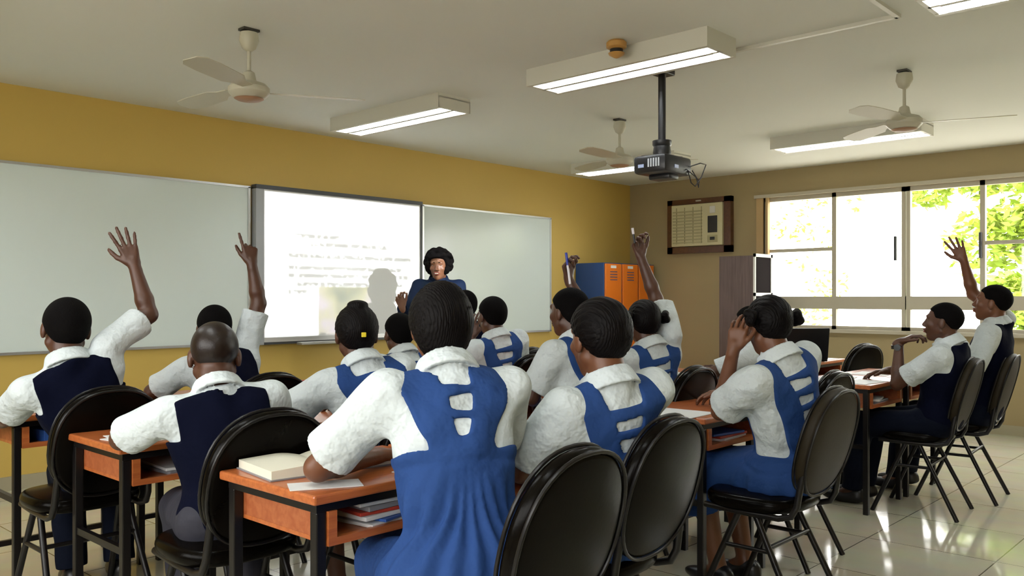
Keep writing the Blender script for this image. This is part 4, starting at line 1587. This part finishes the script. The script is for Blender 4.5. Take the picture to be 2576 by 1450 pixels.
# ---- teacher
person('smiling teacher with curly hair in a blue jacket, standing by the screen', 'teacher', (1103, 634, 7.05), at(1103, 900, 7.15)[:2], ty=222, hy=232, hp=-6,
       R=dict(e=at(1018, 800, 6.95), w=at(1012, 775, 6.7), h=at(1000, 735, 6.7), palm=(-0.3, -0.9, 0.2), curl=(0.7, 0.8, 0.9, 0.9)),
       L=dict(e=at(1192, 830, 7.05), w=at(1140, 860, 6.8)),
       hair='afro', skin='skin3', vox=0.006, standing=True, pz=0.93, face='smile', group='teacher', legm='trouser')

# watch on the boy's wrist: held by him, a thing of its own
wp = at(2257, 874, 5.08)
t = thing('wristwatch', 'dark green wristwatch on the wrist of the boy with hand at chin', 'watch', wp)
MB().lathe([(0.029, -0.011), (0.033, -0.011), (0.033, 0.011), (0.029, 0.011)], 24).build('strap', M['black'], t, True)
wm = MB().lathe([(0.0, 0.0), (0.019, 0.0), (0.019, 0.008), (0.0, 0.009)], 20)
bmesh.ops.transform(wm.bm, matrix=Matrix.Translation((-0.030, -0.012, 0)) @ Matrix.Rotation(-PI / 2, 4, 'Y'), verts=wm.bm.verts)
wm.build('watch_case', M['darkframe'], t, True)


# pens held up
def pen(label, a, b, capm, barm):
    a, b = Vector(a), Vector(b)
    t = thing('pen', label, 'pen', a)
    d = b - a
    MB().tube([(0, 0, 0), d * 0.6], 0.006, 10).build('barrel', barm, t, True)
    MB().tube([d * 0.6, d], 0.007, 10).build('cap', capm, t, True)


pen('white pen with a blue cap held up before the yellow wall', at(1434, 715, 4.36), at(1424, 636, 4.36), M['penblue'], M['penwhite'])
pen('dark pen with a pale end held up in front of the room corner', at(1597, 612, 4.50), at(1591, 574, 4.50), M['penwhite'], M['black'])


# ------------------------------------------------------------------ papers, books, laptop
def paper(label, x, y, z, rz, w=0.21, l=0.29, m='paper', th=0.002, name='paper_sheet', cat='paper', group=None):
    o = MB().box(-w / 2, w / 2, -l / 2, l / 2, 0, th).build(name, M[m], None, False, (x, y, z))
    o.rotation_euler = (0, 0, math.radians(rz))
    return tag(o, label, cat, group)


def open_book(label, x, y, z, rz, w=0.40, l=0.29, th=0.035):
    t = thing('open_book', label, 'book', (x, y, z), math.radians(rz))
    bm = MB()
    n = 10
    for s_ in (-1, 1):
        prof = []
        for k in range(n + 1):
            q = k / n
            prof.append((s_ * w / 2 * q, th * (0.55 + 0.45 * math.sin(min(1, q * 2.2) * PI / 2)) * (1 - 0.25 * q)))
        top0 = [bm.bm.verts.new((px_, -l / 2, pz_)) for px_, pz_ in prof]
        top1 = [bm.bm.verts.new((px_, l / 2, pz_)) for px_, pz_ in prof]
        b0 = [bm.bm.verts.new((px_, -l / 2, 0.004)) for px_, pz_ in prof]
        b1 = [bm.bm.verts.new((px_, l / 2, 0.004)) for px_, pz_ in prof]
        for k in range(n):
            bm.bm.faces.new((top0[k], top0[k + 1], top1[k + 1], top1[k]))
            bm.bm.faces.new((b0[k], b1[k], b1[k + 1], b0[k + 1]))
            bm.bm.faces.new((top0[k], b0[k], b0[k + 1], top0[k + 1]))
            bm.bm.faces.new((top1[k], top1[k + 1], b1[k + 1], b1[k]))
        bm.bm.faces.new((top0[n], b0[n], b1[n], top1[n]))
    bm.build('pages', M['page'], t)
    MB().box(-w / 2 - 0.005, w / 2 + 0.005, -l / 2 - 0.005, l / 2 + 0.005, 0, 0.004).build('cover', M['bookgrey'], t)
    return t


TZ = 0.7505
open_book('thick open book with cream pages on the nearest desk', 1.475, 2.16, TZ, -8, 0.38, 0.23, 0.036)
paper('white paper strip on the nearest desk, in front of the open book', 1.345, 1.93, TZ, 62, 0.09, 0.19)
paper('loose white paper on the nearest desk beside her forearm', 1.68, 1.90, TZ, 10, 0.20, 0.10)
paper('white paper under the elbow of the boy with the shaved head', 1.36, 3.05, TZ, 8, 0.22, 0.20)
paper('upper white sheet on the desk of the boy with the shaved head', 1.35, 3.10, TZ + 0.0025, -6, 0.18, 0.15)
paper('white paper on the desk of the girl resting her head', 3.22, 2.02, TZ, 3, 0.24, 0.26)
paper('white paper at the far end of the desk of the boy with the watch', 5.10, 2.17, TZ, 5, 0.19, 0.22)
paper('white paper at the near edge of the desk of the boy with the watch', 5.16, 1.96, TZ, -6, 0.28, 0.18)
paper('open white notebook page in the middle of the watch boy\'s desk', 5.33, 2.18, TZ, 10, 0.2, 0.2)
paper('white paper on the desk of the boy raising his arm by the windows', 5.78, 2.12, TZ, 5, 0.26, 0.22)
paper('white paper beside the black laptop', 6.87, 2.98, TZ, 4, 0.30, 0.26)
paper('white paper on the far desk with the pencil case', 4.88, 3.12, TZ, 4, 0.24, 0.3)
paper('white paper on the desk of the waving boy in front of the long whiteboard', 1.33, 4.2, TZ, 4, 0.16, 0.28)
b = MB().box(-0.10, 0.10, -0.025, 0.025, 0, 0.03, 0.01).build('pencil_case', M['black'], None, True, (5.02, 2.98, TZ))
tag(b, 'black pencil case on the far desk between two girls', 'pencil case')
b = MB().tube([(-0.07, 0, 0.005), (0.07, 0, 0.005)], 0.005, 8).build('pen', M['penblue'], None, True, (5.24, 2.08, TZ + 0.002))
b.rotation_euler = (0, 0, 0.6)
tag(b, 'blue pen lying on the desk of the boy with the watch', 'pen')
b = MB().tube([(-0.07, 0, 0.005), (0.07, 0, 0.005)], 0.005, 8).build('pen', M['black'], None, True, (3.26, 2.16, TZ + 0.002))
b.rotation_euler = (0, 0, 0.2)
tag(b, 'dark pen lying on the paper of the girl resting her head', 'pen')
b = MB().tube([(-0.07, 0, 0.006), (0.07, 0, 0.006)], 0.006, 8).build('marker', M['bookred'], None, True, (2.93, 4.40, TZ))
tag(b, 'red marker on the desk before the projection screen', 'marker')


def shelf_stack(desk, specs, label0, group):
    """books lying in the open shelf of a desk"""
    x0, y0 = desk
    z = 0.6245
    for i, (w, l, th, m, dx, rz, lb) in enumerate(specs):
        o = MB().box(-w / 2, w / 2, -l / 2, l / 2, 0, th, 0.002).build('exercise_book', M[m], None, False, (x0 + 0.30 + dx, y0 + 0.04 + l / 2, z))
        o.rotation_euler = (0, 0, math.radians(rz))
        tag(o, lb, 'book', group)
        z += th + 0.0008


shelf_stack((1.25, 1.84), [(0.24, 0.30, 0.010, 'paper', 0.0, 8, 'bottom white exercise book in the shelf of the nearest desk'),
                           (0.22, 0.28, 0.008, 'bookblue', 0.015, 14, 'blue exercise book low in the shelf of the nearest desk'),
                           (0.24, 0.30, 0.012, 'paper', -0.005, 4, 'white pad above the blue book in the nearest desk shelf'),
                           (0.21, 0.29, 0.010, 'bookred', -0.01, -3, 'red exercise book in the shelf of the nearest desk'),
                           (0.23, 0.29, 0.014, 'bookgrey', 0.01, 2, 'grey book second from top in the nearest desk shelf'),
                           (0.24, 0.30, 0.010, 'paper', 0.0, -2, 'white pad topmost in the nearest desk shelf')], '', 'books in the nearest desk shelf')
shelf_stack((1.215, 2.92), [(0.24, 0.29, 0.012, 'bookgrey', 0, 4, 'grey book in the desk shelf of the boy with the shaved head'),
                            (0.22, 0.28, 0.010, 'paper', 0.0, -3, 'white pad in the desk shelf of the boy with the shaved head')], '', 'books in the second desk shelf')
shelf_stack((3.15, 1.84), [(0.24, 0.29, 0.012, 'paper', 0.02, 6, 'white pad in the desk shelf of the girl resting her head'),
                           (0.24, 0.29, 0.010, 'bookred', 0.02, 0, 'red book in the desk shelf of the girl resting her head'),
                           (0.22, 0.28, 0.010, 'bookblue', 0.0, -8, 'blue book topmost in the desk shelf of the girl resting her head')], '', 'books in the desk shelf of the girl resting her head')
shelf_stack((4.99, 1.85), [(0.24, 0.29, 0.014, 'bookgrey', 0, 5, 'grey book in the desk shelf of the boy with the watch'),
                           (0.22, 0.28, 0.012, 'paper', -0.03, 14, 'white pad in the desk shelf of the boy with the watch')], '', 'books in the watch boy desk shelf')
shelf_stack((1.215, 4.0), [(0.22, 0.29, 0.05, 'bookblue', -0.06, 5, 'thick blue book in the desk shelf of the waving boy')], '', 'books in the waving boy desk shelf')

t = thing('laptop', 'open black laptop seen from its lid side below the windows', 'laptop', (6.60, 3.02, TZ), math.radians(-42))
MB().box(-0.19, 0.19, -0.13, 0.13, 0, 0.02, 0.004).build('keyboard_base', M['black'], t)
lid = MB().box(-0.19, 0.19, -0.008, 0.008, 0.0, 0.25, 0.006, Matrix.Translation((0, -0.13, 0.016)) @ Matrix.Rotation(math.radians(8), 4, 'X'))
lid.build('lid', M['black'], t)

# ------------------------------------------------------------------ outside the windows
struct(bx('ground_outside', M['yard'], WX + T, 40, -25, 40, -0.5, -0.35))
struct(bx('ground_outside', M['yard'], -30, X0 - T, -25, 40, -0.5, -0.35))


def tree(x, y, h, r, n, label, cz=None, seed=1):
    R_ = random.Random(seed)
    t = thing('tree', label, 'tree', (x, y, -0.35), 0, 'trees outside the windows')
    tr = MB()
    tr.tube([(0, 0, 0), (0.05, 0.03, h * 0.3), (-0.03, 0.0, h * 0.6), (0.02, 0, h * 0.85)], 0.1, 10, radii=[0.16, 0.12, 0.09, 0.04])
    for k in range(7):
        a = R_.uniform(0, 2 * PI)
        z = h * R_.uniform(0.35, 0.75)
        tr.tube([(0, 0, z), (math.cos(a) * r * 0.4, math.sin(a) * r * 0.4, z + 0.25 * r), (math.cos(a) * r * 0.8, math.sin(a) * r * 0.8, z + 0.3 * r)], 0.03, 6, radii=[0.05, 0.03, 0.012])
    tr.build('trunk', M['bark'], t, True)
    V, Fc = [], []
    blobs = [(R_.gauss(0, r * 0.4), R_.gauss(0, r * 0.4), h * R_.uniform(0.22, 1.0), r * R_.uniform(0.2, 0.42)) for _ in range(22)]
    for k in range(n):
        bx_, by_, bz_, br_ = blobs[R_.randrange(len(blobs))]
        d = Vector((R_.gauss(0, 1), R_.gauss(0, 1), R_.gauss(0, 1))).normalized() * br_ * R_.uniform(0.5, 1.0)
        p = Vector((bx_, by_, bz_)) + d
        a = Vector((R_.gauss(0, 1), R_.gauss(0, 1), R_.gauss(0, 0.5))).normalized()
        b_ = a.cross(Vector((R_.gauss(0, 1), R_.gauss(0, 1), R_.gauss(0, 1)))).normalized()
        s_ = R_.uniform(0.06, 0.11)
        i0 = len(V)
        V += [p - a * s_, p + b_ * s_ * 0.4, p + a * s_, p - b_ * s_ * 0.4]
        Fc.append((i0, i0 + 1, i0 + 2, i0 + 3))
    me = bpy.data.meshes.new('foliage')
    me.from_pydata([tuple(v) for v in V], [], Fc)
    me.materials.append(M['leaf'])
    o = link('foliage', me, t)
    o['kind'] = 'stuff'


tree(13.6, 2.75, 3.5, 1.35, 8000, 'bright green tree filling the last window pane', seed=3)
tree(15.4, -1.9, 5.0, 1.6, 4500, 'green tree further along the windows, past the picture edge', seed=4)
tree(21.5, 9.3, 4.2, 1.1, 420, 'small distant tree seen through the first window pane', seed=5)
